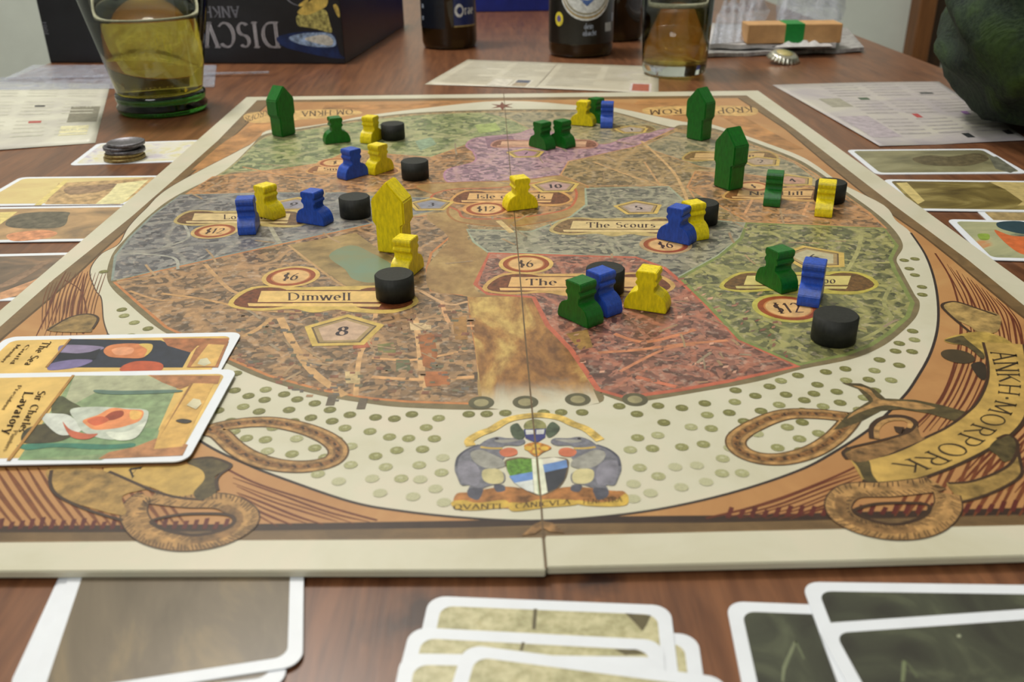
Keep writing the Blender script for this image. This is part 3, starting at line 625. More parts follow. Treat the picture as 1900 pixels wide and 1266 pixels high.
# curls around the banner
pr.line(q(1420, 760, '800,220 800,130 880,70 1000,60 1080,90 1070,150 1000,170 980,130'), .0030, dark); pr.line(q(1420, 760, '820,220 820,140 890,85 1000,75 1060,100 1060,140'), .0016, Bl)
pr.fill(q(1420, 760, '580,330 700,280 900,230 1080,160 1110,120 1140,200 1170,220 1000,290 860,350 700,390 620,370'), Bm, True)
pr.line(q(1420, 760, '600,370 570,320 640,280 850,230 1050,170 1110,100'), .0010, dark)
pr.fill(q(1420, 760, '1640,290 1700,220 1780,190 1840,230 1850,330 1760,390 1700,340'), GD, True)
pr.fill(q(1420, 760, '1330,540 1450,540 1650,480 1800,410 1850,300 1880,480 1780,560 1600,640 1420,690 1380,620'), ink((128,104,58), .3), True)
pr.line(q(1420, 760, '1340,545 1500,535 1680,475 1800,400 1850,300 1840,230 1780,190 1700,220'), .0010, dark); pr.line(q(1420, 760, '1420,690 1600,640 1780,560 1880,480 1870,380 1850,300'), .0010, dark)
loopR = q(1420, 760, '1180,560 900,590 640,600 540,680 560,780 700,860 900,900 1100,890 1250,830 1340,720 1330,620 1250,540')
loopR = loopR[-1:]+loopR[:-1]; pr.line(loopR, .0072, dark); pr.line(loopR, .0064, Bl); ticks(loopR, .0064, 90); ticks(loopR, .0064, 60, -1); pr.line(q(1420, 760, '560,640 560,760 700,850 900,890 1100,880'), .0028, Bm)
pr.line(q(1420, 760, '660,740 800,700 1000,690 1180,700 1200,750 1120,810 950,850 780,820 680,770'), .0012, dark, True)
loopL = q(0, 780, '1120,560 1400,590 1640,600 1790,680 1790,770 1640,860 1440,900 1250,890 1080,830 990,720 1000,620 1080,560')
pr.line(loopL, .0072, dark); pr.line(loopL, .0064, Bl); ticks(loopL, .0064, 90); ticks(loopL, .0064, 60, -1); pr.line(q(0, 780, '1640,640 1740,700 1720,790 1600,860 1400,890'), .0028, Bm)
pr.line(q(0, 780, '1120,740 1300,700 1500,690 1680,700 1720,750 1640,810 1440,850 1250,820 1150,780'), .0012, dark, True)
pr.fill(q(0, 780, '360,360 700,360 980,440 1100,500 900,560 920,700 640,640 430,560 370,470'), ink((138,110,62), .3), True)
pr.line(q(0, 780, '380,370 370,470 430,560 640,660 900,740'), .0010, dark)
pr.fill(q(0, 780, '760,360 1250,340 1380,330 1500,380 1480,520 1300,560 1120,500 960,440'), YL, True)
pr.line(q(0, 780, '800,380 960,450 1120,520 1300,570 1500,590'), .0010, dark)
pr.fill(q(0, 780, '1400,290 1560,270 1690,330 1680,360 1580,420 1600,520 1480,590 1420,540 1500,440 1480,370 1380,320'), GD, True)
pr.line(q(0, 780, '1420,290 1560,280 1680,320 1690,350 1620,400 1590,450 1600,520'), .0010, dark)
text_px(pr, 'A', 246, 888, 264, 868, -14, -6, (40,30,20), .16)
pr.fill(q(0, 480, '350,530 500,440 640,410 710,430 680,520 640,545'), ink((120,98,60), .3), True); pr.line(q(0, 480, '350,530 500,440 640,410 720,440 680,520'), .0010, dark)
pr.fill([(990,975),(1005,968),(1025,972),(1048,990),(1020,988),(1008,981),(992,992),(968,995)], Bm, False)
bchild(pr.build('banner_print')); zl = pr.n+2
# ---- coat of arms
pr = Print(); pr.n = zl
C = lambda s: q(760, 760, s)
GY = ink((104,104,112), .16, 500); GYd = ink((74,74,84), .2); GYl = ink((138,136,128), .15)
def L_(s, w, m): pr.line(C(s), w, m)
L_('450,270 440,230 520,180 600,150 700,90 800,60 960,45 1100,65 1200,110 1300,150 1400,230', .0030, ink(GOLD, .3)); 
pr.fill(C('320,680 350,620 450,610 700,570 960,600 1200,570 1480,600 1580,610 1600,690 1540,710 1200,700 960,720 720,730 460,720 340,730'), ink((140,94,52), .35), True)
pr.fill(C('315,680 400,670 500,690 700,670 720,720 600,735 480,745 360,740 310,710'), ink((178,148,66), .15), True)
pr.fill(C('730,690 850,690 960,665 1200,670 1220,705 1000,725 820,750 740,745'), ink((178,148,66), .15), True)
pr.fill(C('1230,670 1350,685 1500,675 1590,620 1605,690 1540,715 1350,715 1240,700'), ink((178,148,66), .15), True)
pr.n += 1
for x0, y0, x1, y1, s in ((835,947,936,945,'QVANTI'), (950,945,1064,937,'CANICVLA'), (1076,937,1160,932,'FENESTRA')):
    text_px(pr, s, x0+6, y0, x1-6, y1, 0, -9, (70,52,26), .18)
def hippo(f):
    Z = lambda s: C(' '.join('%g,%g' % (f(float(a.split(',')[0])), float(a.split(',')[1])) for a in s.split()))
    pr.fill(Z('560,230 640,205 720,215 820,215 850,245 800,270 700,270 660,310 700,340 680,380 640,380 650,440 700,480 690,540 600,560 530,590 520,640 470,660 430,640 430,590 440,560 380,560 350,500 330,440 350,370 420,300 500,270'), GY, True)
    pr.fill(Z('540,450 640,440 690,480 680,540 600,550 540,520'), ink((182,172,128)), True)
    pr.fill(Z('450,320 520,300 600,330 680,370 700,420 600,440 520,420 460,370'), GYl, True)
    pr.fill(Z('355,400 400,380 480,400 520,470 500,560 440,560 370,520'), ink((120,118,128), .14), True)
    pr.fill(Z('430,590 500,580 540,590 520,650 490,670 430,640'), GYd, True)
    pr.fill(Z('620,560 690,560 700,600 640,610'), GYd, True)
    pr.fill(Z('660,310 720,285 780,295 790,330 740,350 680,345'), ink((188,106,76)), True)
    pr.fill(Z('620,235 700,225 820,225 700,250'), GYl, True)
    pr.disc(Z('640,218')[0], .0006, (40,36,40)); pr.up()
    pr.line(Z('520,280 600,290 680,290'), .0010, ink(GOLD)); pr.line(Z('340,420 360,350 430,295 510,265'), .0008, GYd)
hippo(lambda x: x); hippo(lambda x: 1885-x)
pr.fill(C('700,380 800,355 920,365 1060,355 1160,370 1165,440 1140,520 1080,590 960,640 850,600 770,530 720,450'), ink((96,80,60)), True)
pr.fill(C('712,385 800,365 900,368 905,470 740,495 715,450'), ink((84,122,46), .25, 900), False)
pr.fill(C('730,495 905,462 905,520 770,545'), ink((98,130,184)), False); pr.fill(C('770,545 905,520 912,615 860,600 800,565'), ink((200,204,200)), False)
pr.fill(C('895,366 975,366 1012,615 960,636 915,618'), ink((206,208,186)), False); pr.fill(C('925,366 945,366 965,636 945,630'), ink((140,156,120)), False)
pr.fill(C('975,366 1060,357 1150,372 1060,395 980,410'), ink((200,196,180)), False); pr.fill(C('978,410 1150,375 1160,430 990,468'), ink((96,128,178)), False)
pr.fill(C('990,468 1158,432 1135,520 1080,585 1015,610'), ink((52,54,62)), False)
pr.fill(C('740,130 790,105 820,140 850,180 830,220 790,225 750,190'), ink((66,76,60), .3), True); pr.fill(C('1100,130 1050,95 1010,130 1000,180 1020,210 1060,195 1095,160'), ink((66,76,60), .3), True)
pr.fill(C('850,100 920,75 990,100 990,150 850,150'), ink((120,118,76), .3), True); pr.fill(C('838,150 1000,145 995,210 930,250 850,215'), ink((54,56,108)), False)
pr.fill(C('850,155 915,155 915,185 855,190'), ink((188,188,184)), False); pr.fill(C('930,155 990,150 985,185 930,188'), ink((188,188,184)), False)
pr.fill(C('840,270 920,245 1010,265 1040,290 980,320 930,350 880,320'), ink((158,106,46), .35, 700), True)
for x, y in ((870,290),(930,275),(990,290),(930,315)): pr.disc(C('%d,%d' % (x, y))[0], .0012, ink((190,156,64))); 
pr.up()
bchild(pr.build('coat_of_arms_print')); zl = pr.n+1
pr = Print(); pr.n = zl
pr.line([(934.6,175),(947,320),(962,480),(974.9,632),(987.5,766),(1002.7,917),(1008,998),(1013,1057)], .0005, (96,76,52), smooth=False)
bchild(pr.build('fold_seam'))

# ================================================================ wooden pieces
def paint(name, c, hi=1.1):
    m, nt, b = nodes(name, .38, .45); v = coords(nt, (1,1,.3)); n = noise(nt, v, 900, 4, .6); n3 = noise(nt, v, 160, 2)
    c1 = ramp(nt, n, [(.3, tuple(x*.86 for x in c)), (.7, tuple(min(255, x*hi) for x in c))])
    nt.links.new(c1, b.inputs['Base Color']); bump(nt, b, n, .35, .0003); return m
PC = {'green': paint('green_paint', (12, 98, 22)), 'blue': paint('blue_paint', (34, 74, 172)), 'yellow': paint('yellow_paint', (232, 210, 8), 1.04), 'black': paint('black_paint', (33, 34, 30), 1.15)}
_b = PC['black'].node_tree.nodes['Principled BSDF']; _b.inputs['Roughness'].default_value = .6; _b.inputs['Specular IOR Level'].default_value = .3
def extrude(name, sil, depth, bev=.0006):
    bm = bmesh.new(); a = [bm.verts.new((x, -depth/2, z)) for x, z in sil]; b = [bm.verts.new((x, depth/2, z)) for x, z in sil]; n = len(sil)
    bm.faces.new(a); bm.faces.new(b[::-1])
    for i in range(n): bm.faces.new((a[i], b[i], b[(i+1) % n], a[(i+1) % n]))
    bmesh.ops.recalc_face_normals(bm, faces=bm.faces)
    bmesh.ops.bevel(bm, geom=[e_ for e_ in bm.edges], offset=bev, segments=2, affect='EDGES', clamp_overlap=True)
    me = bpy.data.meshes.new(name); bm.to_mesh(me); bm.free(); return me
half = [(8.4, 0), (8.6, 1.6), (8.0, 4.2), (6.6, 6.4), (4.6, 7.6), (3.3, 8.0), (3.0, 9.0), (3.3, 10.4), (4.2, 11.0), (4.3, 12.0), (3.5, 12.7), (3.5, 13.2), (4.2, 13.8), (4.3, 15.4), (3.8, 16.4)]
sil = [(x/1000, z/1000) for x, z in half]+[(-x/1000, z/1000) for x, z in half[::-1]]
pawn_me = {c_: extrude(c_+'_pawn', sil, .0085, .00055) for c_ in ('green', 'blue', 'yellow')}
hs = [(6.4, 0), (6.4, 13.2), (8.0, 14.2), (8.0, 24.5), (0, 33.5), (-8.0, 24.5), (-8.0, 14.2), (-6.4, 13.2), (-6.4, 0)]
house_me = {c_: extrude(c_+'_house', [(x/1000, z/1000) for x, z in hs], .0105, .0006) for c_ in ('green', 'yellow')}
for d_ in (pawn_me, house_me):
    for c_, me in d_.items(): me.materials.append(PC[c_])
# top of the stacked print is a little above the board
ZT = ZB+.0000008*(zl+3)+.00002
def piece(name, me, px, yaw, label, cat, group):
    o = bpy.data.objects.new(name, me); COL.objects.link(o); p = P(px[0], px[1], ZT); o.location = (p.x, p.y, ZT); o.rotation_euler = (0,0,math.radians(yaw)-math.atan2(p.x, p.y))
    return tag(o, label, cat, group)
PW = [('green', (625,263), 12, 'green wooden pawn standing right of the far left green house'),
 ('yellow', (690,261), 60, 'yellow wooden pawn touching the farthest black disc on the left side'),
 ('blue', (655,327), 38, 'blue wooden pawn beside a yellow pawn, in front of the far left green pawn'),
 ('yellow', (704,318), 46, 'yellow wooden pawn between a blue pawn and a black disc on the orange district'),
 ('yellow', (499,400), -52, 'yellow wooden pawn half hidden behind a blue pawn at the left name ribbon'),
 ('blue', (463,426), 80, 'blue wooden pawn seen edge-on, leftmost piece on the board'),
 ('blue', (585,412), -38, 'blue wooden pawn standing alone left of the black disc near the yellow house'),
 ('yellow', (965,385), 20, 'yellow wooden pawn alone on the small island in the middle of the map'),
 ('yellow', (1082,231), -18, 'yellow wooden pawn at the far edge of the board in front of a green pawn'),
 ('green', (1105,225), -40, 'green wooden pawn mostly hidden behind the farthest yellow pawn'),
 ('blue', (1126,233), 88, 'blue wooden pawn seen edge-on at the far edge of the board'),
 ('green', (1006,273), -48, 'left one of two green wooden pawns close together on the purple district'),
 ('green', (1043,270), -48, 'right one of two green wooden pawns close together on the purple district'),
 ('green', (1433,375), 88, 'green wooden pawn seen edge-on, right of the two right-hand green houses'),
 ('yellow', (1528,394), 90, 'yellow wooden pawn in front of the rightmost far black disc'),
 ('yellow', (1283,436), -55, 'yellow wooden pawn squeezed between a blue pawn and a black disc'),
 ('blue', (1256,445), -26, 'blue wooden pawn in front of a yellow pawn, right of The Scours ribbon'),
 ('green', (1440,530), -48, 'green wooden pawn on the name ribbon of the green district at right'),
 ('blue', (1503,555), 86, 'blue wooden pawn seen edge-on behind the large near black disc at right'),
 ('yellow', (1201,570), -14, 'yellow wooden pawn with its face to the viewer on the red district'),
 ('green', (1077,592), -46, 'green wooden pawn pressed against a blue pawn on the red district'),
 ('blue', (1113,573), -46, 'blue wooden pawn between a green pawn and a black disc on the red district'),
 ('yellow', (756,506), 64, 'yellow wooden pawn between the yellow house and the black disc on the brown district')]
for c_, px, yaw, lab in PW: piece('pawn', pawn_me[c_], px, yaw, lab, 'pawn', c_+' pawns on the board')
for c_, px, yaw, lab in [('green', (527,250), 42, 'green wooden house at the far left corner of the map'), ('green', (1296,257), -38, 'farther of the two green wooden houses on the right side of the map'),
                         ('green', (1351,347), -46, 'nearer of the two green wooden houses on the right side of the map'), ('yellow', (733,463), -26, 'tall yellow wooden house, the only yellow house on the board')]:
    piece('toy_house', house_me[c_], px, yaw, lab, 'game piece', 'wooden houses on the board')
bm = bmesh.new(); bmesh.ops.create_cone(bm, cap_ends=True, segments=48, radius1=.0079, radius2=.0079, depth=.0102)
bmesh.ops.translate(bm, verts=bm.verts, vec=(0,0,.0051)); bmesh.ops.bevel(bm, geom=[e_ for e_ in bm.edges if abs(e_.verts[0].co.z-e_.verts[1].co.z) < 1e-5], offset=.0005, segments=2, affect='EDGES')
disc_me = bpy.data.meshes.new('black_disc'); bm.to_mesh(disc_me); bm.free(); disc_me.materials.append(PC['black'])
for p_ in disc_me.polygons: p_.use_smooth = len(p_.vertices) == 4
for px, lab in [((730,257), 'black wooden disc beside a yellow pawn, farthest disc on the left'), ((771,330), 'black wooden disc right of the blue and yellow pair of pawns on the orange district'),
                ((660,400), 'black wooden disc just left of the yellow house'), ((734,551), 'black wooden disc covering the end of the Dimwell name ribbon'),
                ((1122,540), 'black wooden disc behind the blue pawn on the red district'), ((1301,412), 'black wooden disc behind the yellow and blue pawns at right centre'),
                ((1538,372), 'black wooden disc behind the yellow pawn at the far right'), ((1545,630), 'large looking black wooden disc nearest the viewer at the right wall of the map')]:
    piece('wooden_disc', disc_me, px, 0, lab, 'disc', 'black discs on the board')

# ================================================================ cards
CW, CH, CT = .0570, .0880, .00036
white = plain('card_white', (214, 218, 224), .4, .4, .015, 80)
def rrect(w_, h_, r, n=7):
    out = []
    for cx, cy, a0 in ((w_/2-r, h_/2-r, 0), (-w_/2+r, h_/2-r, 90), (-w_/2+r, -h_/2+r, 180), (w_/2-r, -h_/2+r, 270)):
        out += [(cx+r*math.cos(math.radians(a0+90*i/n)), cy+r*math.sin(math.radians(a0+90*i/n))) for i in range(n+1)]
    return out
def card(corner, along, which, length, z, art, label, group, tilt=(0,0), cat='card'):
    """corner px; 'along' px gives the direction of the edge of given length leaving it; the card lies to the 'which' side (+1 left of the direction)"""
    a = P(*corner, z); b = P(*along, z); d = (b-a); d.z = 0; d.normalize(); n = Vector((-d.y, d.x, 0))*which
    wd = CW if length > .07 else CH
    c = a+d*length/2+n*wd/2
    pl = rrect(length, wd, .0042); k = len(pl)
    vs = [(x, y, CT) for x, y in pl]+[(x, y, 0) for x, y in pl]
    fs = [tuple(range(k)), tuple(range(k, 2*k))[::-1]]+[(i, k+i, k+(i+1) % k, (i+1) % k) for i in range(k)]
    o = mk('playing_card', vs, fs, white); o.location = (c.x, c.y, z); o.rotation_euler = (tilt[0], tilt[1], math.atan2(d.y, d.x))
    tag(o, label, cat, group)
    pl = rrect(length-.0066, wd-.0066, .0030)
    f = mk('picture', [(x, y, CT+.00004) for x, y in pl], [tuple(range(k))], art, o)
    return o
A = {
 'streak': blotch('card_brown_art', [(.3, (92,82,66)), (.5, (110,98,80)), (.68, (142,124,92))], 40, (1,.28,1), .75, .3, .4, .8),
 'map': blotch('card_map_art', [(.3, (150,146,108)), (.5, (176,170,132)), (.7, (196,188,150))], 70, (1,1,1), 0, .35, .4, 1.0, .3),
 'dark': blotch('card_dark_art', [(.3, (50,48,44)), (.55, (68,70,58)), (.75, (100,104,82))], 45, (1,1,1), .4, .3, .4, 1.2),
 'gold': blotch('card_gold_art', [(.3, (170,146,92)), (.45, (206,188,128)), (.6, (196,172,118)), (.75, (222,216,170))], 26, (.5,1,1), .2, .35, .4, 1.0),
 'peach': blotch('card_peach_art', [(.32, (92,80,68)), (.45, (150,122,88)), (.6, (196,158,112)), (.75, (214,186,140))], 24, (.5,1,1), .3, .35, .4, 1.2),
 'umber': blotch('card_umber_art', [(.32, (76,66,58)), (.5, (112,94,78)), (.7, (176,136,100))], 30, (.5,1,1), .4, .35, .4, 1.2),
 'cave': blotch('card_cave_art', [(.32, (60,48,28)), (.5, (112,98,54)), (.68, (170,156,98))], 30, (.5,1,1), .1, .35, .4, 1.2),
 'moss': blotch('card_moss_art', [(.32, (86,84,64)), (.5, (128,124,92)), (.7, (160,156,122))], 26, (.5,1,1), -.2, .35, .4, 1.2),
 'scene': blotch('card_scene_art', [(.35, (40,62,70)), (.45, (150,152,118)), (.58, (170,168,130)), (.68, (196,104,52))], 28, (.5,1,1), -.5, .35, .4, 1.2),
 'goldbase': ink((204,170,98), .1, 60), 'lilac': blotch('card_lilac_art', [(.3, (200,192,130)), (.5, (206,204,196)), (.7, (166,156,182))], 60, (1,1,1), 0),
 'backdrop': ink((150,130,90), .2)}
def cpoly(cardo, items, name='printed_scene'):
    """flat print traced on the face of a lying card"""
    z = cardo.location.z+CT+.00006; V, Fc, M, mi = [], [], [], []
    mw = (Matrix.Translation(cardo.location) @ Matrix.Rotation(cardo.rotation_euler.z, 4, 'Z')).inverted()
    lay = 0
    for kind, pp, m in items:
        if isinstance(m, tuple): m = ink(m)
        if m not in M: M.append(m)
        polys = []
        if kind == 'fill': polys = [[P(*c_, z) for c_ in pp]]
        elif kind == 'smooth': polys = [[P(c_.x, c_.y, z) for c_ in catmull([(a, b, 0) for a, b in pp], True, 5)]]
        elif kind == 'text':
            s, x0, y0, x1, y1, hx, hy = pp; pol, W = textpolys(s, .16)
            polys = [[P(x0+(x1-x0)*u/W+hx*v_, y0+(y1-y0)*u/W+hy*v_, z) for u, v_ in t_] for t_ in pol]
        lay += 1
        for pl in polys:
            loc = [mw @ Vector(p_) for p_ in pl]
            if sum(loc[i].x*loc[(i+1) % len(loc)].y-loc[(i+1) % len(loc)].x*loc[i].y for i in range(len(loc))) < 0: loc = loc[::-1]
            k = len(V); V += [(p_.x, p_.y, CT+.00005+.00001*lay) for p_ in loc]; Fc.append(tuple(range(k, k+len(loc)))); mi.append(M.index(m))
    me = bpy.data.meshes.new(name); me.from_pydata(V, [], Fc)
    for m in M: me.materials.append(m)
    for p_, i in zip(me.polygons, mi): p_.material_index = i
    bm = bmesh.new(); bm.from_mesh(me); bmesh.ops.triangulate(bm, faces=[f for f in bm.faces if len(f.verts) > 4]); bm.to_mesh(me); bm.free()
    return mo(name, me, None, cardo)
zc = lambda k: T+.00002+.0004*k
gl, gr_, gb, gm, gk = 'personality cards tucked along the left edge of the board', 'cards laid out to the right of the board', 'hand of brown cards below the board', 'fanned stack of parchment cards below the board', 'dark green cards below the board'
# left column
c0_ = card((128,308), (330,301), 1, CH, zc(0), A['lilac'], 'white-edged card holding the coin stack left of the far board corner', gl)
c1_ = card((38,330), (290,327), -1, CH, zc(0), A['gold'], 'pale golden card at the left edge, just below the coins', gl)
c2_ = card((-30,386), (250,382), -1, CH, zc(1), A['peach'], 'peach and grey card overlapping the pale golden card on the left', gl)
c3_ = card((-130,476), (130,470), -1, CH, zc(0), A['umber'], 'dark brown streaked card left of the board above the two portrait cards', gl)
# right column
r1 = card((1570,279), (1830,277), -1, CH, zc(0), A['moss'], 'faded mossy picture card, farthest card right of the board', gr_)
r2 = card((1638,334), (1900,337), -1, CH, zc(1), A['cave'], 'dark olive and gold picture card right of the board, second from the far end', gr_)
card((1808,389), (1900,391), -1, CH, zc(0), A['backdrop'], 'card almost hidden between the two near cards on the right', gr_)
r4 = card((1756,408), (1900,411), -1, CH, zc(1), A['scene'], 'card with teal and orange picture, nearest card right of the board', gr_)
cpoly(r4, [('smooth', q(1420,240,'1720,680 1900,680 2000,760 1900,770 1760,740 1700,710'), (44,64,72)), ('smooth', q(1420,240,'1680,740 1800,780 1950,800 2050,900 1900,920 1780,850'), (190,100,56)), ('smooth', q(1420,240,'1560,770 1640,770 1640,810 1580,810'), (128,150,62))])
cpoly(r2, [('fill', q(1420,240,'960,395 1040,390 1170,525 1120,550'), (190,172,112))], 'printed_strip')
cpoly(r2, [('fill', q(1420,240,'1640,385 1950,390 2100,560 1850,560 1890,530 1760,440'), (176,158,104))], 'printed_strip')
cpoly(r1, [('smooth', q(1420,240,'1080,215 1200,190 1350,200 1560,175 1640,220 1500,265 1300,270 1150,255'), ink((88,80,58), .25)), ('fill', q(1420,240,'1640,200 1700,200 1850,300 1800,320 1690,290'), ink((96,96,82), .2))])
cpoly(c1_, [('fill', q(0,240,'430,395 900,370 1110,350 1180,355 880,550 330,550'), ink((168,140,100), .25)), ('fill', q(0,240,'470,372 510,372 300,558 250,558'), (206,188,120)), ('smooth', q(0,240,'480,430 700,410 900,400 760,450 520,480'), ink((132,108,84), .25)), ('fill', q(0,240,'860,400 1090,370 900,545 700,550 800,470'), ink((206,198,150), .1))])
cpoly(c2_, [('smooth', q(0,240,'40,690 150,620 480,605 500,640 440,720 120,725'), ink((88,82,68), .3)), ('smooth', q(0,240,'60,770 300,740 420,760 340,800 100,820'), ink((188,130,94), .2)), ('fill', q(0,240,'0,610 130,605 0,700'), (206,188,120))])
cpoly(c3_, [('fill', q(0,240,'0,1200 240,1110 460,1010 300,1180 0,1250'), ink((186,140,104), .15)), ('fill', q(0,240,'0,1140 300,980 380,970 100,1140 0,1170'), ink((128,104,84), .2))])
# portrait cards on the left of the board, lying on the board
zp = ZT+.0002
p1 = card((450,618), (0,627), 1, CH, zp, A['goldbase'], 'gold portrait card with dark blue background lying on the board, partly covered', 'portrait cards on the left of the board')
cpoly(p1, [('fill', q(0,480,'520,590 1180,600 1400,690 1340,800 340,800'), ink((36,40,54), .15)), ('fill', q(0,480,'1190,585 1680,585 1670,640 1450,640 1400,690 1230,640'), ink((150,96,62), .2)),
           ('smooth', q(0,480,'440,640 600,635 760,650 700,680 460,700'), (128,116,144)), ('smooth', q(0,480,'380,770 560,740 680,750 560,800 360,820'), (110,100,140)), ('fill', q(0,480,'440,690 620,700 740,660 700,740 420,740'), (24,26,38)),
           ('smooth', q(0,480,'760,680 800,640 900,625 1000,625 1110,640 1090,690 1040,730 900,730 800,720'), (188,116,72)), ('smooth', q(0,480,'820,670 900,650 980,660 960,700 860,710'), (206,142,104)), ('smooth', q(0,480,'1020,630 1115,630 1110,680 1060,720 1080,670'), (192,162,84)),
           ('smooth', q(0,480,'900,790 1000,755 1150,760 1200,790 1150,830 900,830'), (170,78,48)), ('fill', q(0,480,'1520,600 1680,610 1600,800 1370,800 1440,660'), ink((150,100,64), .2)), ('fill', q(0,480,'1530,630 1650,635 1580,790 1400,795'), ink((198,160,92))), ('fill', q(0,480,'1470,740 1520,730 1550,770 1500,790 1450,775'), (196,190,160)),
           ('fill', q(0,480,'510,590 525,590 350,800 330,800'), (150,110,60)),
           ('text', ('The Sea', 82,634, 44,678, 14,1), (70,52,34)), ('text', ('Guild', 50,640, 18,676, 7,0), (110,84,50)), ('text', ('Member', 32,640, 0,674, 7,0), (110,84,50))])
p2 = card((441,687), (0,695), 1, CH, zp+.0007, A['goldbase'], 'gold portrait card with pale green background, lying on top of the other portrait card', 'portrait cards on the left of the board')
cpoly(p2, [('fill', q(0,480,'545,860 1080,858 1180,905 1300,940 1160,1260 1330,1262 740,1480 130,1480'), ink((124,142,104), .15)), ('fill', q(0,780,'310,130 600,60 1160,60 1100,180 960,200 740,250 130,290'), ink((112,138,98), .15)),
           ('fill', q(0,480,'545,860 1080,858 1300,940 1290,980 700,985 560,1060 470,1060'), (158,160,130)),
           ('fill', q(0,480,'1090,855 1620,860 1600,920 1400,930 1320,960 1190,910'), ink((156,108,72), .2)),
           ('fill', q(0,780,'1160,130 1380,180 1340,260 720,285 800,235 980,200'), ink((160,112,74), .2)),
           ('fill', q(0,480,'1400,915 1570,920 1340,1380 1130,1400 1180,1230'), ink((196,156,86))), ('fill', q(0,480,'1400,915 1420,915 1180,1300 1110,1420'), (138,98,58)),
           ('smooth', q(0,780,'200,60 420,20 560,80 460,150 300,170 160,160'), ink((64,58,38), .3)), ('smooth', q(0,780,'140,180 500,170 800,180 980,170 960,200 700,215 400,200 200,220'), ink((58,112,92), .15)), 
           ('smooth', q(0,480,'380,1080 440,1010 520,1050 600,1100 540,1150 400,1160'), ink((70,72,48), .3)), ('smooth', q(0,480,'300,1150 420,1140 520,1160 600,1260 460,1300 360,1240'), (190,194,184)), ('smooth', q(0,480,'700,965 900,972 1300,965 1290,985 900,1000 720,990'), (84,108,96)),
           ('smooth', q(0,480,'520,1110 700,1090 900,1100 1060,1110 1090,1150 1040,1260 900,1320 780,1330 620,1280 560,1200'), ink((176,182,168), .1)),
           ('smooth', q(0,480,'610,1190 720,1150 820,1100 940,1110 1050,1120 1030,1190 930,1230 840,1250 700,1260 640,1230'), ink((208,132,84), .1)), ('smooth', q(0,480,'820,1130 900,1120 900,1160 820,1190 760,1180'), (140,62,40)), ('smooth', q(0,480,'640,1190 740,1160 800,1190 700,1230'), (188,92,60)), ('smooth', q(0,480,'960,1120 1040,1130 1020,1180 960,1180'), (214,168,92)),
           ('smooth', q(0,480,'460,1200 520,1260 640,1290 720,1290 640,1330 520,1310'), (176,92,66)), ('smooth', q(0,780,'780,90 920,90 1040,30 1080,10 1000,130 860,150'), ink((196,200,184), .1)),
           ('fill', q(0,480,'1420,1030 1470,1040 1480,1070 1440,1110 1370,1080'), (200,192,160)), ('smooth', q(0,480,'1290,1195 1340,1180 1410,1195 1360,1215'), (56,50,44)),
           ('fill', [(134,697),(139,697),(19,856),(12,856)], (160,118,60)),
           ('text', ('Sir Charles', 72,726, 34,802, 14,1), (76,54,34)), ('text', ('Lavatory', 46,728, 6,806, 16,1), (76,54,34)), ('text', ('President', 34,716, 2,762, 7,0), (120,92,54)), ('text', ('Plumbers', 26,800, 6,838, 8,0), (120,92,54))])
# hand of brown cards, bottom left (tucked under the near board edge)
card((520,1232), (60,1283), -1, CW, zc(0), A['streak'], 'white edged brown card under the left hand, left card edge showing behind', gb)
b1 = card((562,1237), (380,1265), -1, CW, zc(2), A['streak'], 'large brown-grey streaked card at the bottom left, tucked under the near board edge', gb)
b0 = card((528,1277), (300,1306), -1, CW, zc(1), A['streak'], 'brown card whose corner shows below the large brown-grey card at bottom left', gb)
# parchment stack bottom middle
bottom = [((795,1109), (1268,1128), 1, 0, 'parchment card, farthest of the fanned stack at bottom centre'), ((1300,1196), (1262,1130), 2, 0, None)]
k1 = card((797,1108), (1266,1127), -1, CW, zc(1), A['map'], 'parchment coloured card with dark markings, farthest of the bottom centre stack', gm)
k0 = card((830,1158), (1300,1180), -1, CW, zc(0), A['map'], 'card lowest in the bottom centre stack, only its right corner showing', gm)
k2 = card((762,1166), (1258,1192), -1, CW, zc(2), A['map'], 'second parchment card of the bottom centre stack', gm)
k3 = card((745,1215), (1230,1222), -1, CW, zc(3), A['map'], 'third parchment card of the bottom centre stack, left corner showing', gm)
k4 = card((862,1198), (1360,1262), -1, CW, zc(4), A['map'], 'turned parchment card, topmost of the bottom centre stack', gm)
for cc, ss in ((k1, ('990,1130 997,1130 994,1168 987,1168', '1160,1138 1208,1142 1200,1160 1192,1172 1180,1158')), (k2, ('968,1192 974,1192 970,1208 964,1208', '1140,1205 1180,1205 1200,1214 1160,1216'))):
    for x in ss: cpoly(cc, [('fill', pts(x), (92,84,58))], 'printed_mark')
g0 = card((1346,1118), (1500,1124), -1, CW, zc(0), A['dark'], 'dark card with a thin pale outline, leftmost of the bottom right cards', gk)
g1_ = card((1486,1082), (1900,1088), -1, CH, zc(1), A['dark'], 'dark card lying farthest back of the bottom right cards', gk)
g2_ = card((1512,1160), (1900,1133), -1, CH, zc(2), A['dark'], 'slightly turned dark card on top of the bottom right cards', gk)
for it_ in [('fill', q(1320,1000,'500,625 520,625 450,800 440,871 425,871 430,780', 3.276), (112,118,92)), ('fill', q(1320,1000,'505,625 520,625 570,730 560,735', 3.276), (96,102,78))]: cpoly(g0, [it_], 'printed_mark')
for it_ in [('fill', q(1320,1000,'1160,740 1185,740 1175,871 1150,871', 3.276), (106,114,84)), ('fill', q(1320,1000,'1175,740 1185,740 1260,840 1245,845', 3.276), (90,96,72)), ('smooth', q(1320,1000,'1490,590 1505,580 1520,592 1505,602', 3.276), (140,144,120))]: cpoly(g2_, [it_], 'printed_mark')

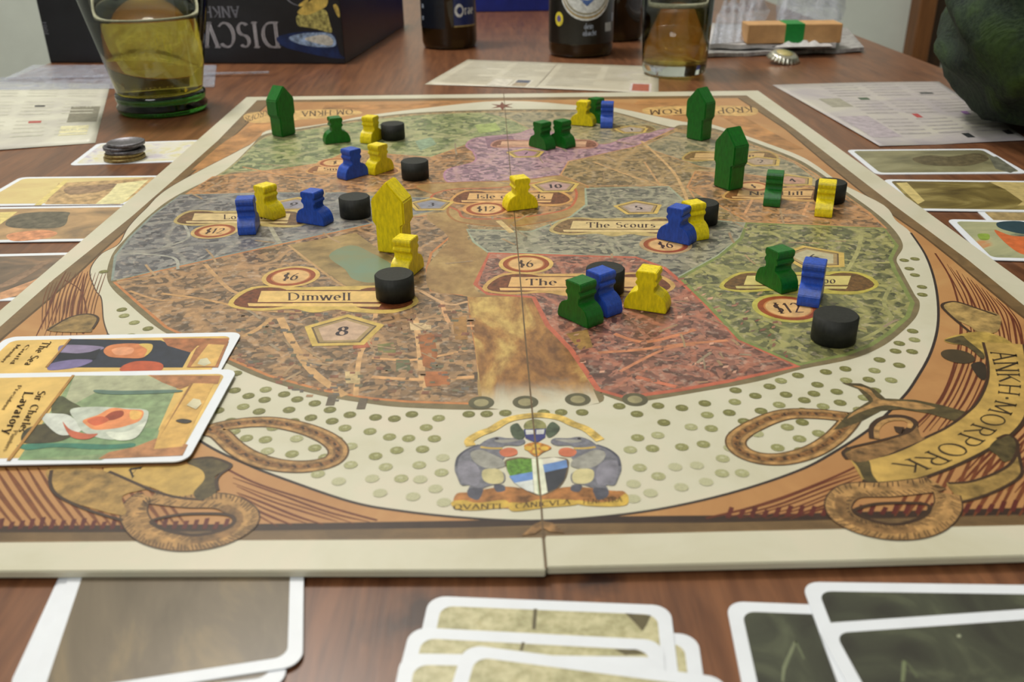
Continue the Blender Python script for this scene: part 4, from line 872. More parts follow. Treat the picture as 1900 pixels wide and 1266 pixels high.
# ================================================================ coins on the left card
silver = plain('coin_silver', (112,110,114), .46, .5, .2, 700, .3, .85); brass = plain('coin_brass', (150,130,84), .45, .5, .2, 700, .3, .85)
def coin(px, r, z, m, label, h=.0022):
    prof = [(0, 0), (r*.97, 0), (r, .0002), (r, h-.0002), (r*.97, h), (r*.9, h), (r*.88, h-.0003), (0, h-.0003)]
    o = lathe('coin', prof, m, None, 40); p = P(*px, z); o.location = (p.x, p.y, z); tag(o, label, 'coin', 'coins stacked on the white-edged card'); return o
zz = zc(0)+CT+.00006
base = (232,294)
coin(base, .0128, zz, brass, 'brass coloured coin, bottom one of the small stack'); p0 = P(*base, zz)
cs = [((0,0), .0118, brass, 'yellow metal coin, second from the bottom of the stack'), ((.001,.001), .0122, silver, 'silver coin in the middle of the stack'), ((-.001,.0005), .0112, silver, 'grey coin under the topmost coin of the stack'), ((.0022,.001), .0116, silver, 'dark grey coin on top of the small stack')]
for i, ((ax, ay), r, m_, lb) in enumerate(cs):
    h = .0022; o = coin(base, r, zz+.0022*(i+1), m_, lb); o.location.x = p0.x+ax; o.location.y = p0.y+ay

# ================================================================ sheets of paper
def sheet(name, px, mat, z, label, lift=None, cat='paper', nx=24, ny=10, group=None):
    """four corners px (far-left, far-right, near-right, near-left)"""
    c = [P(*a, z) for a in px]; ctr = sum(c, Vector())/4; V = []; Fc = []
    for j in range(ny+1):
        for i in range(nx+1):
            u, v_ = i/nx, j/ny; p = c[0].lerp(c[1], u).lerp(c[3].lerp(c[2], u), v_)
            V.append((p.x-ctr.x, p.y-ctr.y, (lift(u, v_) if lift else 0)+.00025))
    n0 = len(V); V += [(a, b_, c_-.00022) for a, b_, c_ in V]
    for j in range(ny):
        for i in range(nx):
            a = j*(nx+1)+i; f = (a, a+1, a+nx+2, a+nx+1); Fc += [f[::-1], tuple(k+n0 for k in f)]
    ring = [i for i in range(nx+1)]+[j*(nx+1)+nx for j in range(1, ny+1)]+[ny*(nx+1)+i for i in range(nx-1, -1, -1)]+[j*(nx+1) for j in range(ny-1, 0, -1)]
    for a, b_ in zip(ring, ring[1:]+ring[:1]): Fc.append((a, b_, b_+n0, a+n0))
    o = mk(name, V, Fc, mat, None, True); o.location = (ctr.x, ctr.y, z)
    bm = bmesh.new(); bm.from_mesh(o.data); bmesh.ops.recalc_face_normals(bm, faces=bm.faces); bm.to_mesh(o.data); bm.free()
    tag(o, label, cat, group)
    def at(u, v_): p = c[0].lerp(c[1], u).lerp(c[3].lerp(c[2], u), v_); return (p.x-ctr.x, p.y-ctr.y, (lift(u, v_) if lift else 0)+.00032)
    return o, at
def sprint(o, at, items, name='printed_text'):
    V, Fc, M, mi = [], [], [], []
    for k, (quad, m) in enumerate(items):
        if isinstance(m, tuple): m = ink(m)
        if m not in M: M.append(m)
        u0, v0, u1, v1 = quad; n = 8; b = len(V)
        for i in range(n+1):
            for vv in (v0, v1): p = at(u0+(u1-u0)*i/n, vv); V.append((p[0], p[1], p[2]+.00002*(k % 5)))
        for i in range(n): Fc.append((b+2*i, b+2*i+1, b+2*i+3, b+2*i+2)); mi.append(M.index(m))
    me = bpy.data.meshes.new(name); me.from_pydata(V, [], Fc)
    for m in M: me.materials.append(m)
    for p, i in zip(me.polygons, mi): p.material_index = i
    return mo(name, me, None, o)
parch = blotch('paper_parchment', [(.3, (176,168,148)), (.6, (190,184,166)), (.75, (196,188,178))], 22)
parch2 = blotch('paper_lilac', [(.3, (158,150,158)), (.5, (178,172,168)), (.7, (190,186,170))], 14)
parch3 = blotch('paper_left', [(.3, (172,168,160)), (.55, (196,194,178)), (.75, (206,204,190))], 16)
sh, at = sheet('rules_sheet', [(868,111), (1222,124), (1222,174), (788,157)], parch, T, 'open cream rules sheet with small pictures lying behind the board', lambda u, v: .0015*max(0, v-.6)**1*math.sin(u*math.pi)+.0010*max(0, u-.75)*0)
items = []
for col_ in range(4):
    for r_ in range(13):
        if r_ > 8 and col_ in (1, 3): continue
        u0 = .05+col_*.235; items.append(((u0, .08+r_*.065, u0+.2*(1 if r_ % 4 else .6), .08+r_*.065+.018), (164,158,142)))
items += [((.27, .72, .36, .98), (196,190,176)), ((.37, .72, .45, .98), (196,190,176)), ((.28, .74, .35, .84), (52,48,60)), ((.28, .84, .35, .96), (168,132,88)), ((.38, .74, .44, .84), (80,84,100)), ((.38, .84, .44, .96), (160,144,120)), ((.88, .68, .97, .97), (196,184,180)), ((.89, .71, .96, .95), (160,92,74)), ((.485, .02, .49, .98), (164,156,140))]
sprint(sh, at, items)
sh, at = sheet('reference_sheet', [(1433,158), (1742,152), (1908,262), (1632,273)], parch2, T, 'pale lilac printed reference sheet on the right under the green sleeve', lambda u, v: .0006*abs(math.sin(3*u+2*v)))
items = []
for col_ in range(3):
    for r_ in range(18):
        if r_ % 6 == 5: continue
        u0 = .26+col_*.25; items.append(((u0, .05+r_*.05, u0+.2, .05+r_*.05+.016), (160,154,152)))
items += [((.53, .58, .57, .64), (170,66,66)), ((.85, .56, .89, .62), (120,72,140)), ((.64, .88, .69, .94), (40,44,46)), ((.78, .22, .86, .26), (70,72,74)), ((.36, .3, .42, .34), (70,90,70)), ((.92, .86, .97, .92), (36,34,34)), ((.05, .6, .24, .9), (164,154,160)), ((.12, .3, .25, .45), (150,146,130))]
sprint(sh, at, items)
sh, at = sheet('reference_sheet', [(-150,152), (205,156), (177,266), (-260,300)], parch3, T, 'pale printed reference sheet at the far left, partly under the plastic bag', lambda u, v: .0005*abs(math.sin(3*u)))
items = []
for col_ in range(4):
    for r_ in range(18):
        if r_ % 6 == 5: continue
        u0 = .2+col_*.2; items.append(((u0, .05+r_*.05, u0+.15, .05+r_*.05+.014), (182,180,164)))
items += [((.66, .42, .71, .45), (60,56,60)), ((.66, .66, .72, .69), (160,70,64)), ((.84, .45, .98, .7), (120,116,100)), ((.82, .75, .95, .88), (206,200,160))]
sprint(sh, at, items)

# ================================================================ glass and plastic materials
def glassm(name, c, rough=.02, ior=1.45, trans=1):
    m, nt, b = nodes(name, rough, .5); v = coords(nt); n = noise(nt, v, 40)
    nt.links.new(ramp(nt, n, [(.3, tuple(x*.97 for x in c)), (.7, c)]), b.inputs['Base Color'])
    b.inputs['Transmission Weight'].default_value = trans; b.inputs['IOR'].default_value = ior; return m
clear = glassm('clear_glass', (240,244,240)); greeng = glassm('green_glass', (70,150,60)); beer = glassm('beer', (250,222,120), .0, 1.34)
greenbeer = glassm('beer_in_green_glass', (224,200,80), .0, 1.34); foam = plain('beer_foam', (190,186,160), .6, .3, .1, 400)
darkg = glassm('dark_bottle_glass', (60,44,20), .04, 1.5, .55)
film = bpy.data.materials.new('plastic_film'); film.use_nodes = True; nt = film.node_tree; b = nt.nodes['Principled BSDF']
tr_ = nt.nodes.new('ShaderNodeBsdfTransparent'); mx = nt.nodes.new('ShaderNodeMixShader'); b.inputs['Base Color'].default_value = lin((196,200,214)); b.inputs['Roughness'].default_value = .14
v = coords(nt, (1,1,1)); n = noise(nt, v, 45, 5, .6, 1.5); bump(nt, b, n, .8, .004)
mr = nt.nodes.new('ShaderNodeMapRange'); nt.links.new(n, mr.inputs[0]); mr.inputs[1].default_value = .35; mr.inputs[2].default_value = .7; mr.inputs[3].default_value = .18; mr.inputs[4].default_value = .55
nt.links.new(mr.outputs[0], mx.inputs[0]); nt.links.new(tr_.outputs[0], mx.inputs[1]); nt.links.new(b.outputs[0], mx.inputs[2]); nt.links.new(mx.outputs[0], nt.nodes['Material Output'].inputs[0])

# left tumbler: flaring body on a thick green foot
p = P(304, 205, T)
def hgt(px, py, at):                           # height of a picture row above a spot on the table
    d = R @ Vector((px-W0/2, H0/2-py, -F)); t = (at.y-CAM.y)/d.y; return (CAM+d*t).z-T
g = empty('beer_glass', (p.x, p.y, T)); tag(g, 'large flared tumbler of beer with a thick green glass foot, at far left', 'glass')
r0 = .0335; h1 = .016; H = .105
rt = .0515
bodyp = [(0, .0130), (.0305, .0134), (.0316, .0170), (.0319, .020), (rt-.0013, H), (rt-.0009, H+.0006), (rt-.0005, H), (.0325, .018), (.0322, .0162), (0, .0125)]
lathe('body', bodyp, clear, g, 72)
lathe('foot', [(0, .0), (.030, .0), (.0335, .0022), (.0345, .006), (.0328, .0088), (.0338, .0115), (.0338, .0150), (.0320, .0162), (0, .0126)][:], greeng, g, 72)
lv = hgt(280, 30, p); rr = .0319+(rt-.0013-.0319)*(lv-.020)/(H-.020)
lathe('beer', [(0, .0128), (.0306, .0132), (.0318, .0168), (.0321, .020), (rr+.0002, lv-.0003), (rr+.0001, lv), (0, lv)], greenbeer, g, 72)
lathe('foam_ring', [(rr-.0042, lv+.0002), (rr-.001, lv+.0002), (rr-.0008, lv+.002), (rr-.002, lv+.0014)], foam, g, 48, True, True)
# right tumbler
p2_ = P(1250, 137, T)
g = empty('beer_glass', (p2_.x, p2_.y, T+.0006)); tag(g, 'straight clear tumbler of amber beer standing on the corner of the rules sheet', 'glass')
rb, rt2, H2 = .0290, .0335, .105
lathe('body', [(0, .010), (rb-.0022, .0105), (rb-.0006, .013), (rt2-.0010, H2), (rt2-.0008, H2+.0006), (rt2, H2), (rb+.0002, .008), (rb-.0006, .003), (rb-.003, .0003), (0, .0012)], clear, g, 72)
lv2 = hgt(1250, 12, p2_); ra = rb-.0006+(rt2-rb)*(lv2-.013)/(H2-.013)
lathe('beer', [(0, .0097), (rb-.0020, .0102), (rb-.0004, .0128), (ra+.0002, lv2), (0, lv2)], beer, g, 72)
lathe('foam_ring', [(ra-.004, lv2+.0002), (ra-.0008, lv2+.0002), (ra-.0006, lv2+.0045), (ra-.002, lv2+.003)], foam, g, 48, True, True)
# bottles
def curved_patch(name, r, a0, a1, z0, z1, mat, parent, n=16, shape=None):
    """label wrapped on a cylinder; angles in degrees, shape: list of (angle, z) polygon"""
    V = []; Fc = []
    if shape:
        c = (sum(a for a, z in shape)/len(shape), sum(z for a, z in shape)/len(shape))
        V = [(r*math.cos(math.radians(c[0])), r*math.sin(math.radians(c[0])), c[1])]+[(r*math.cos(math.radians(a)), r*math.sin(math.radians(a)), z) for a, z in shape]
        rings = 4; V = [V[0]]; k = len(shape)
        for q_ in range(1, rings+1):
            for a, z in shape: aa = c[0]+(a-c[0])*q_/rings; z_ = c[1]+(z-c[1])*q_/rings; V.append((r*math.cos(math.radians(aa)), r*math.sin(math.radians(aa)), z_))
        for i in range(k):
            j = (i+1) % k; Fc.append((0, 1+i, 1+j))
            for q_ in range(rings-1): Fc.append((1+q_*k+i, 1+(q_+1)*k+i, 1+(q_+1)*k+j, 1+q_*k+j))
    else:
        for i in range(n+1):
            a = math.radians(a0+(a1-a0)*i/n); V += [(r*math.cos(a), r*math.sin(a), z0), (r*math.cos(a), r*math.sin(a), z1)]
        for i in range(n): Fc.append((2*i, 2*i+2, 2*i+3, 2*i+1))
    return mk(name, V, Fc, mat, parent, True)
def bottle(px, r, label, y_off=0):
    p = P(*px, T); g = empty('beer_bottle', (p.x, p.y, T)); tag(g, label, 'bottle')
    lathe('bottle_glass', [(0, .004), (r*.72, .002), (r*.86, 0), (r*.95, .0015), (r, .007), (r, .125), (r*.96, .140), (r*.72, .165), (r*.46, .185), (.0145, .21), (.0135, .245), (.0145, .246), (.0145, .256), (.0125, .258), (.0115, .256), (.0115, .21), (r*.40, .182), (r*.66, .162), (r*.90, .138), (r*.93, .124), (r*.93, .010), (0, .009)], darkg, g, 56)
    lathe('liquid', [(0, .0095), (r*.9, .0105), (r*.92, .02), (r*.92, .07), (0, .07)], plain('dark_beer', (44,30,12), .2, .5, .1), g, 40)
    return g, p
ellip = lambda ca, cz, ra_, rz, n=24: [(ca+ra_*math.cos(2*math.pi*i/n), cz+rz*math.sin(2*math.pi*i/n)) for i in range(n)]
g, pb = bottle((835,86), .0300, 'dark brown beer bottle with a blue label beside the black game box')
navy = plain('label_navy', (32,44,92), .35, .5, .1); sil_ = plain('label_silver', (150,160,176), .3, .5, .2)
curved_patch('label', .0302, -118-60, -118+22, .022, .095, plain('label_dark', (20,24,34), .35, .5, .2), g)
curved_patch('label', .0303, -78, -22, .024, .095, navy, g)
for z0, z1, m_ in ((.0235,.0250, plain('label_gold', (150,132,80), .3)), (.052,.075, sil_)): curved_patch('label_stripe', .0304, -78, -22, z0, z1, m_, g)
def curved_text(s, r, a0, z0, h, mat, parent, width_deg, name='lettering'):
    pol, W = textpolys(s, .2, .05); V = []; Fc = []
    for pp in pol:
        b_ = len(V)
        for u, v_ in pp: a = math.radians(a0+width_deg*u/W); V.append((r*math.cos(a), r*math.sin(a), z0+v_*h))
        Fc.append(tuple(range(b_, b_+len(pp))))
    return mk(name, V, Fc, mat, parent)
lw = plain('label_white', (205,208,208), .4)
curved_patch('label_emblem', .0304, 0, 0, 0, 0, lw, g, shape=ellip(-66, .040, 10, .0068)); curved_patch('label_emblem', .03045, 0, 0, 0, 0, navy, g, shape=ellip(-65, .040, 6, .0038))
curved_text('Cerva', .0305, -70, .054, .012, lw, g, 44)
curved_text('rae', .0305, -54, .036, .009, lw, g, 24)
for k in range(5): curved_patch('label_dots', .0304, -158+k*2, -150+k*2, .030+.012*k, .034+.012*k, sil_, g)
g, pb = bottle((1077,100), .0330, 'dark green beer bottle with a round white and green label behind the rules sheet')
ac = -92
curved_patch('label', .0332, ac-85, ac+85, .014, .10, plain('label_black', (26,24,20), .3, .5, .15), g)
for k, (ra_, rz, m_) in enumerate(((48, .028, lw), (45, .0262, plain('label_gold2', (160,140,96), .3)), (43, .0240, lw), (41, .0225, plain('label_ring', (140,134,110), .35)), (38, .0208, lw))):
    curved_patch('round_label', .0333+.00008*k, 0, 0, 0, 0, m_, g, shape=ellip(ac+6, .0645, ra_, rz, 32))
curved_patch('round_label_band', .03372, ac+6-36, ac+6+36, .0595, .073, plain('label_green', (60,140,66), .4, .5, .1), g)
curved_patch('round_label_mountain', .03374, 0, 0, 0, 0, plain('label_blue', (70,100,160), .4), g, shape=[(ac-12, .0585), (ac+24, .0585), (ac+12, .053), (ac+6, .050), (ac, .053)])
curved_text('udenbrau', .0338, ac+6-31, .0615, .0085, lw, g, 62)
curved_patch('round_seal', .0333, 0, 0, 0, 0, plain('label_yellow', (206,190,60), .4), g, shape=ellip(ac-45, .0375, 9, .0068)); curved_patch('round_seal_centre', .0334, 0, 0, 0, 0, plain('label_violet', (90,80,140), .4), g, shape=ellip(ac-45, .0378, 4.5, .003))
for k in range(9): curved_patch('barcode', .0334, ac+43+k*2, ac+44.2+k*2, .025, .0335, lw, g, 2)
curved_patch('small_square', .0334, ac+62, ac+70, .034, .042, sil_, g, 3)
curved_text('dein', .0334, ac+2, .0290, .005, sil_, g, 16); curved_text('obacht', .0334, ac+0, .0225, .005, sil_, g, 24)
g, pb = bottle((1142,72), .0300, 'brown bottle mostly hidden behind the bottle with the round label')

# ================================================================ boxes
blk = plain('box_black', (30,29,34), .38, .4, .15, 30)
pa = P(93, 117, T); pb_ = P(641, 119, T); dv = (pb_-pa); ln = dv.length; ang = math.atan2(dv.y, dv.x)
BH = .070; BDp = .285
bx = empty('game_box', (pa.x, pa.y, T), ang); tag(bx, 'large black game box with upside-down white title, behind the left tumbler', 'box')
box('box_lid', (0, ln, 0, BDp, .0, BH), blk, bx, .0012)
box('box_base', (.0015, ln-.0015, .0015, BDp-.0015, BH, BH+.004), plain('box_inner', (60,52,44), .5), bx)
def face_text(s, x_right, z_top, x_left, h, mat, parent, yy=-.0003, nib=.17):
    """upside-down lettering on the front: starts at the right, reads to the left, tops pointing down"""
    pol, W = textpolys(s, nib, .04); V = []; Fc = []
    for pp in pol:
        b_ = len(V)
        for u, v_ in pp: V.append((x_right-(x_right-x_left)*u/W, yy, z_top-v_*h))
        Fc.append(tuple(range(b_, b_+len(pp))))
    return mk('lettering', V, Fc, mat, parent)
kx = ln/(641-93); fx = lambda x: (x-93)*kx; fz = lambda y: (118-y)*kx*1.02
tw = plain('title_silver', (176,172,178), .4, .4, .1, 400); tg = plain('title_grey', (130,130,140), .4)
face_text('DISCWORLD', fx(527), fz(50), fx(527)-fx(93)*0-(fx(527)-fx(392))*2.17, abs(fz(50)-fz(90)), tw, bx)
face_text('ANKH-MORPORK', fx(461), fz(24), fx(461)-(fx(461)-fx(394))*2.9, abs(fz(24)-fz(41)), tg, bx)
pol, W = textpolys('1001', .14); V = []; Fc = []
for pp in pol:
    b_ = len(V)
    for u, v_ in pp: V.append((fx(96)+v_*fx(93+7), -.0003, fz(70)+(fz(48)-fz(70))*u/W))
    Fc.append(tuple(range(b_, b_+len(pp))))
mk('lettering', V, Fc, tg, bx)
def face_poly(s, mat, k, name='box_picture', ox=380, oy=0):
    pp = q(ox, oy, s); pp = catmull([(a, b_, 0) for a, b_ in pp], True, 4)
    V = [(fx(a[0]), -.0003-.00004*k, min(fz(a[1]), BH-.001)) for a in pp]
    o = mk(name, V, [tuple(range(len(V)))], mat, bx); bm = bmesh.new(); bm.from_mesh(o.data); bmesh.ops.triangulate(bm, faces=bm.faces[:]); bm.to_mesh(o.data); bm.free(); return o
face_poly('560,300 640,270 800,255 960,265 985,330 1000,400 1030,430 900,420 700,380 600,350', plain('box_blue', (26,42,84), .4, .4, .3, 80), 1)
face_poly('650,300 700,275 820,262 950,270 975,345 850,355 720,335', plain('box_pale_blue', (130,150,180), .4, .4, .4, 200), 2)
face_poly('760,300 900,275 960,310 940,345 840,330', plain('box_foam', (196,194,186), .4, .4, .2, 200), 3)
face_poly('720,160 780,130 860,120 930,120 950,200 955,262 860,240 770,225 725,215', plain('box_city', (150,142,84), .4, .4, .45, 260), 3)
face_poly('730,130 830,60 900,30 950,20 940,90 860,130 790,150', plain('box_gold_beast', (190,164,84), .4, .4, .25, 100), 4)
face_poly('745,85 800,50 820,40 805,80 760,95', plain('box_gold_beast', (190,164,84)), 4)
face_poly('985,90 1010,85 1025,130 1020,165 1000,140', plain('box_gold_beast', (190,164,84)), 4)
# thin curl on the box
V = []; cur = catmull([(a, b_, 0) for a, b_ in q(380, 0, '650,0 670,50 710,80 745,90')], False, 5); Fc = []
for i, a in enumerate(cur): V += [(fx(a.x)-.0006, -.0006, min(fz(a.y), BH-.001)), (fx(a.x)+.0006, -.0006, min(fz(a.y)+.0004, BH-.0006))]
for i in range(len(cur)-1): Fc.append((2*i, 2*i+2, 2*i+3, 2*i+1))
mk('box_picture', V, Fc, tg, bx)
pA = P(820, 24, T); pB = P(1065, 22, T)
bb = empty('storage_box', (pA.x, pA.y, T)); tag(bb, 'deep blue box standing far back between the two bottles', 'box')
wdt = pB.x-pA.x
box('box_body', (0, wdt, 0, .16, 0, .075), plain('blue_card', (22,34,110), .45, .4, .1, 40), bb, .0015)
box('box_lid', (-.002, wdt+.002, -.002, .162, .055, .078), plain('blue_lid', (26,40,124), .45, .4, .1, 40), bb, .0015)

# ================================================================ plastic bag left
def crumple(name, px, z, mat, label, cat, amp=.003, n=40, m_=14, base=.0012, h=None, group=None):
    c = [P(*a, z) for a in px]; ctr = sum(c, Vector())/4; V = []; Fc = []
    rnd = random.Random(name+label); ph = [rnd.uniform(0, 6.3) for _ in range(8)]
    for layer in (1, 0):
        for j in range(m_+1):
            for i in range(n+1):
                u, v_ = i/n, j/m_; p = c[0].lerp(c[1], u).lerp(c[3].lerp(c[2], u), v_); ed = min(1, 8*min(u, 1-u, v_, 1-v_))
                w_ = abs(math.sin(11*u+ph[0]+3*v_)*.5+math.sin(23*u-9*v_+ph[1])*.3+math.sin(17*v_+ph[2]+5*u)*.4)
                V.append((p.x-ctr.x, p.y-ctr.y, base+(w_*amp*ed+(h or 0)*ed if layer else 0)))
    N = (n+1)*(m_+1)
    for j in range(m_):
        for i in range(n):
            a = j*(n+1)+i; f = (a, a+n+1, a+n+2, a+1); Fc += [f, tuple(k+N for k in f[::-1])]
    o = mk(name, V, Fc, mat, None, True); o.location = (ctr.x, ctr.y, z); tag(o, label, cat, group); return o
crumple('plastic_bag', [(62,122), (402,122), (398,163), (-40,170)], T, film, 'clear zip plastic bag lying under the left tumbler and over the reference sheet', 'bag', .0016, base=.0008)
s_ = box('zip_strip', (-.17, .17, -.0025, .0025, .0022, .0034), film); bagp = [o for o in bpy.data.objects if o.name == 'plastic_bag'][0]; s_.parent = bagp; s_.location = (-.02, -.012, 0); s_.rotation_euler = (0,0,.03)

# ================================================================ right: papers, packet, cap, bag
news = blotch('newsprint', [(.3, (96,92,92)), (.5, (150,148,146)), (.7, (186,184,182))], 90, (1,3,1), 0, .6, .3)
newsl = plain('news_white', (186,184,184), .6, .3, .08, 200)
def stackpaper(px, z, h, label, mat, curl=0):
    c = [P(*a, z) for a in px]; ctr = sum(c, Vector())/4; V = []; Fc = []; n = 16
    for zz_ in (h, 0):
        for (a, b_) in ((c[0], c[1]), (c[3], c[2])):
            for i in range(n+1): p = a.lerp(b_, i/n); V.append((p.x-ctr.x, p.y-ctr.y, zz_+curl*max(0, i/n-.7)**2*10+.0006*math.sin(i*1.3)+.0008))
    k = n+1
    for i in range(n): Fc += [(i, i+1, k+i+1, k+i)[::-1], (2*k+i, 3*k+i, 3*k+i+1, 2*k+i+1)[::-1], (k+i, k+i+1, 3*k+i+1, 3*k+i)[::-1], (i, 2*k+i, 2*k+i+1, i+1)[::-1]]
    Fc += [(0, k, 3*k, 2*k)[::-1], (n, 2*k+n, 3*k+n, k+n)[::-1]]
    o = mk('folded_newspaper', V, Fc, mat); bm = bmesh.new(); bm.from_mesh(o.data); bmesh.ops.recalc_face_normals(bm, faces=bm.faces); bm.to_mesh(o.data); bm.free()
    o.location = (ctr.x, ctr.y, z); return tag(o, label, 'newspaper', 'folded newspapers on the right far corner of the table')
stackpaper([(1300,62), (1570,60), (1602,98), (1308,108)], T, .0035, 'grey folded newspaper, lowest of the pile beside the bottle cap', news, .0006)
stackpaper([(1300,52), (1555,58), (1550,92), (1316,92)], T+.0052, .0045, 'white folded newspaper on top of the pile under the brown packet', newsl, .0004)
pp_ = P(1385, 82, T+.011); pq = P(1560, 80, T+.011); L = (pq-pp_).length
pk = empty('cardboard_packet', (pp_.x, pp_.y, T+.0112), math.atan2(pq.y-pp_.y, pq.x-pp_.x)); tag(pk, 'light brown cardboard packet with a green band on top of the newspapers', 'packet')
kraft = plain('kraft_card', (188,146,98), .6, .3, .06, 90)
box('packet_body', (0, L, 0, .03, 0, .0185), kraft, pk, .001)
box('green_band', (L*.40, L*.60, -.0004, .0304, -.0002, .0189), plain('green_band', (20,124,48), .5, .4, .06), pk, .0003)
crumple('paper_scrap', [(1490,74), (1530,70), (1545,86), (1430,88)], T+.0106, newsl, 'pale curled paper scrap lying against the brown packet', 'paper', .004, 16, 6, .0001)
crumple('plastic_bag', [(1330,28), (1430,20), (1400,78), (1318,84)], T+.0105, film, 'crumpled shiny clear plastic bag right of the straight tumbler', 'bag', .014, h=.012)
crumple('plastic_bag', [(1440,12), (1570,16), (1562,40), (1440,44)], T, film, 'clear plastic bag standing behind the brown packet', 'bag', .02, h=.05)
# crown cap
pc = P(1452, 117, T); V = []; Fc = []; n = 84; capm = plain('cap_metal', (196,194,180), .28, .5, .1, 300, 0, .85)
prof = [(0, .0062), (.0095, .0062), (.0118, .0056), (.0128, .0044), (.0136, .0020), (.0152, .0003)]
for i in range(n):
    a = 2*math.pi*i/n; fl = math.cos(a*21)
    for k, (r_, z_) in enumerate(prof): V.append(((r_+fl*.0005*max(0, k-2))*math.cos(a), (r_+fl*.0005*max(0, k-2))*math.sin(a), z_))
k = len(prof)
for i in range(n):
    j = (i+1) % n
    for q_ in range(k-1): Fc.append((i*k+q_, i*k+q_+1, j*k+q_+1, j*k+q_))
cap = mk('bottle_cap', V, Fc, capm, None, True); cap.location = (pc.x, pc.y, T+.0036); cap.rotation_euler = (.24, .04, .3); tag(cap, 'fluted silver crown cap lying in front of the newspapers', 'bottle cap')
bm = bmesh.new(); bm.from_mesh(cap.data); bmesh.ops.remove_doubles(bm, verts=bm.verts, dist=1e-6); bmesh.ops.recalc_face_normals(bm, faces=bm.faces); bm.to_mesh(cap.data); bm.free()
mod = cap.modifiers.new('thick', 'SOLIDIFY'); mod.thickness = .0003
lathe('cap_print', [(0, .0064), (.008, .0064), (.008, .0063)], plain('cap_gold', (176,164,110), .35, .5, .2, 900), cap, 32)

# ================================================================ person in a dark green sweater, right side
pe = P(1895, 292, T)                           # where the elbow rests
ex, ey = pe.x, pe.y
def skin(name, joints, edges, mat, parent=None, sub=2, disp=0):
    me = bpy.data.meshes.new(name); me.from_pydata([j[0] for j in joints], edges, []); o = bpy.data.objects.new(name, me); COL.objects.link(o)
    sk = o.modifiers.new('s', 'SKIN'); 
    for i, j in enumerate(joints): me.skin_vertices[0].data[i].radius = (j[1], j[2] if len(j) > 2 else j[1])
    me.skin_vertices[0].data[0].use_root = True
    ss = o.modifiers.new('u', 'SUBSURF'); ss.levels = ss.render_levels = sub
    if disp:
        tx = bpy.data.textures.new('folds', 'CLOUDS'); tx.noise_scale = .05; tx.noise_depth = 1
        d = o.modifiers.new('d', 'DISPLACE'); d.texture = tx; d.strength = disp; d.mid_level = .5; d.texture_coords = 'LOCAL'
    bpy.context.view_layer.update(); ev = o.evaluated_get(bpy.context.evaluated_depsgraph_get()); m2 = bpy.data.meshes.new_from_object(ev)
    o.modifiers.clear(); o.data = m2; m2.materials.clear(); m2.materials.append(mat)
    for p_ in m2.polygons: p_.use_smooth = True
    if parent: o.parent = parent
    return o
m, nt, b = nodes('sweater_green', .85, .2); v = coords(nt); n = noise(nt, v, 14, 5, .6, 1.5); n5 = noise(nt, v, 400, 2)
nt.links.new(mixc(nt, .3, ramp(nt, n, [(.35, (28,36,38)), (.5, (38,52,40)), (.66, (62,86,32))]), ramp(nt, n5, [(.3, (28,34,28)), (.7, (70,84,60))])), b.inputs['Base Color']); bump(nt, b, n, .6, .01)
sweat = m; skinm = plain('skin', (196,150,124), .5, .4, .04, 40); hair = plain('dark_hair', (50,36,26), .6, .4, .3, 300)
X0, Y0 = ex+.42, ey+.05                        # torso centre
J = [((X0, Y0, .62), .13, .11), ((X0, Y0, .85), .14, .11), ((X0-.02, Y0, 1.05), .15, .11), ((X0-.03, Y0, 1.17), .07, .07),
     ((X0-.05, Y0-.17, 1.10), .065), ((ex+.15, ey-.02, T+.23), .070), ((ex+.065, ey+.02, T+.145), .074), ((ex+.020, ey+.05, T+.090), .080), ((ex+.045, ey+.085, T+.066), .074), ((ex+.12, ey+.17, T+.060), .060), ((ex+.22, ey+.26, T+.050), .042),
     ((X0-.05, Y0+.17, 1.10), .065), ((X0-.02, Y0+.32, .93), .055), ((X0-.04, Y0+.38, T+.058), .050), ((X0-.10, Y0+.30, T+.050), .040)]
E = [(0,1),(1,2),(2,3),(2,4),(4,5),(5,6),(6,7),(7,8),(8,9),(9,10),(2,11),(11,12),(12,13),(13,14)]
per = empty('person', (X0, Y0, 0)); tag(per, 'person in a dark green sweater leaning a sleeve on the table at far right', 'person')
def pch(o): o.parent = per; o.matrix_parent_inverse = Matrix.Translation(per.location).inverted(); return o
J = [((j[0][0]+.006*(j[0][2] < 1), j[0][1], j[0][2]-.006*(.8 < j[0][2] < 1)), *j[1:]) for j in J]
sw = pch(skin('sweater', J, E, sweat, sub=4))
from mathutils import noise as mn
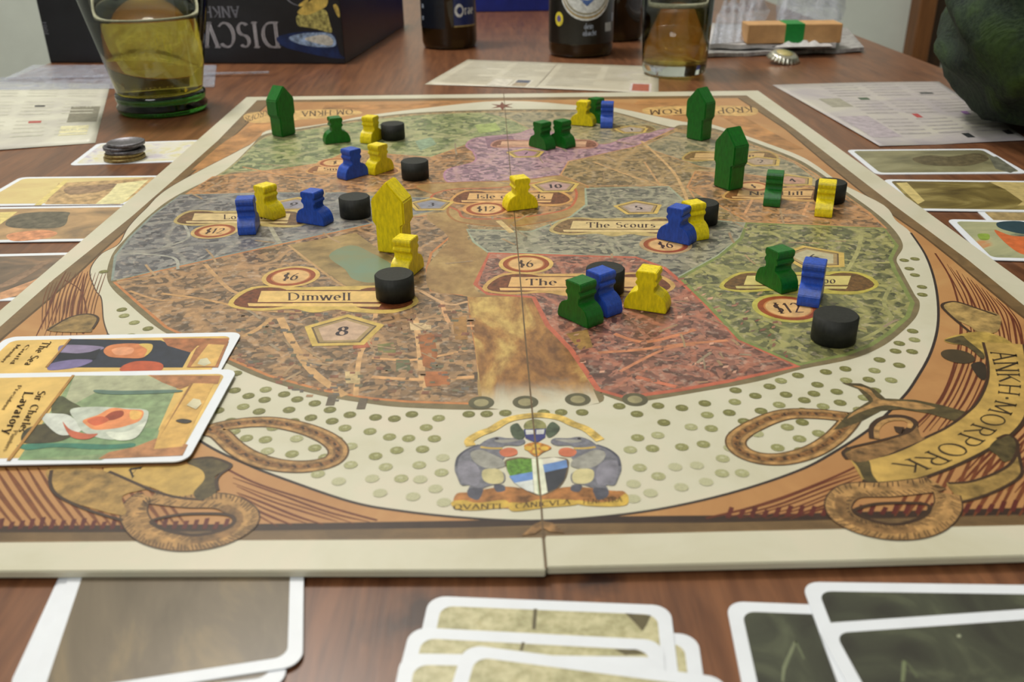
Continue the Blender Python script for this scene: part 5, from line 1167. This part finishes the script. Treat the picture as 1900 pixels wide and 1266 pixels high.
for v_ in sw.data.vertices:                    # cloth folds
    p_ = v_.co; q_ = Vector((p_.x*12+p_.z*9, p_.y*8, p_.z*15-p_.x*13)); f_ = 1-abs(mn.noise(q_))*2.2
    v_.co = p_+v_.normal*(max(f_, -.6)*.017-.009+mn.noise(p_*34)*.005)
    if v_.co.z < T+.002 and abs(v_.co.x-ex) < .2 and p_.z > T-.03 and p_.x < ex+.16: v_.co.z = T+.002
HB = [((X0-.03, Y0, 1.15), .055), ((X0-.05, Y0, 1.24), .052), ((X0-.08, Y0, 1.32), .078, .085), ((X0-.075, Y0, 1.40), .080, .085), ((X0-.16, Y0, 1.33), .012), ((X0-.08, Y0-.088, 1.34), .016), ((X0-.08, Y0+.088, 1.34), .016)]
pch(skin('head', HB, [(0,1),(1,2),(2,3),(2,4),(2,5),(2,6)], skinm))
pch(skin('hair', [((X0-.04, Y0, 1.40), .085, .09), ((X0-.06, Y0, 1.44), .075, .08), ((X0+.01, Y0, 1.33), .07, .08)], [(0,1),(0,2)], hair))
for hx, hy, dx_, dy_ in ((ex+.245, ey+.275, .6, .8), (X0-.13, Y0+.26, -.5, -.85)):
    d = Vector((dx_, dy_, 0)).normalized(); s = Vector((-d.y, d.x, 0)); w_ = Vector((hx, hy, T+.032))
    jj = [(tuple(w_-d*.04), .024, .02), (tuple(w_+d*.02), .030, .016)]; ee = [(0,1)]
    pch(skin('hand', jj+[(tuple(w_+d*.05), .032, .014)], ee+[(1,2)], skinm))
    for kf, (off, l_) in enumerate(((-.030, .060), (-.010, .070), (.010, .066), (.029, .052))):
        a_ = w_+d*.05+s*off; pch(skin('finger', [(tuple(a_), .0095), (tuple(a_+d*l_*.55+Vector((0,0,.004))), .0085), (tuple(a_+d*l_-Vector((0,0,.008))), .007)], [(0,1),(1,2)], skinm, sub=1))
    a_ = w_+s*-.02; pch(skin('thumb', [(tuple(a_), .011), (tuple(a_-s*.03+d*.02), .0095), (tuple(a_-s*.04+d*.05), .0085)], [(0,1),(1,2)], skinm, sub=1))
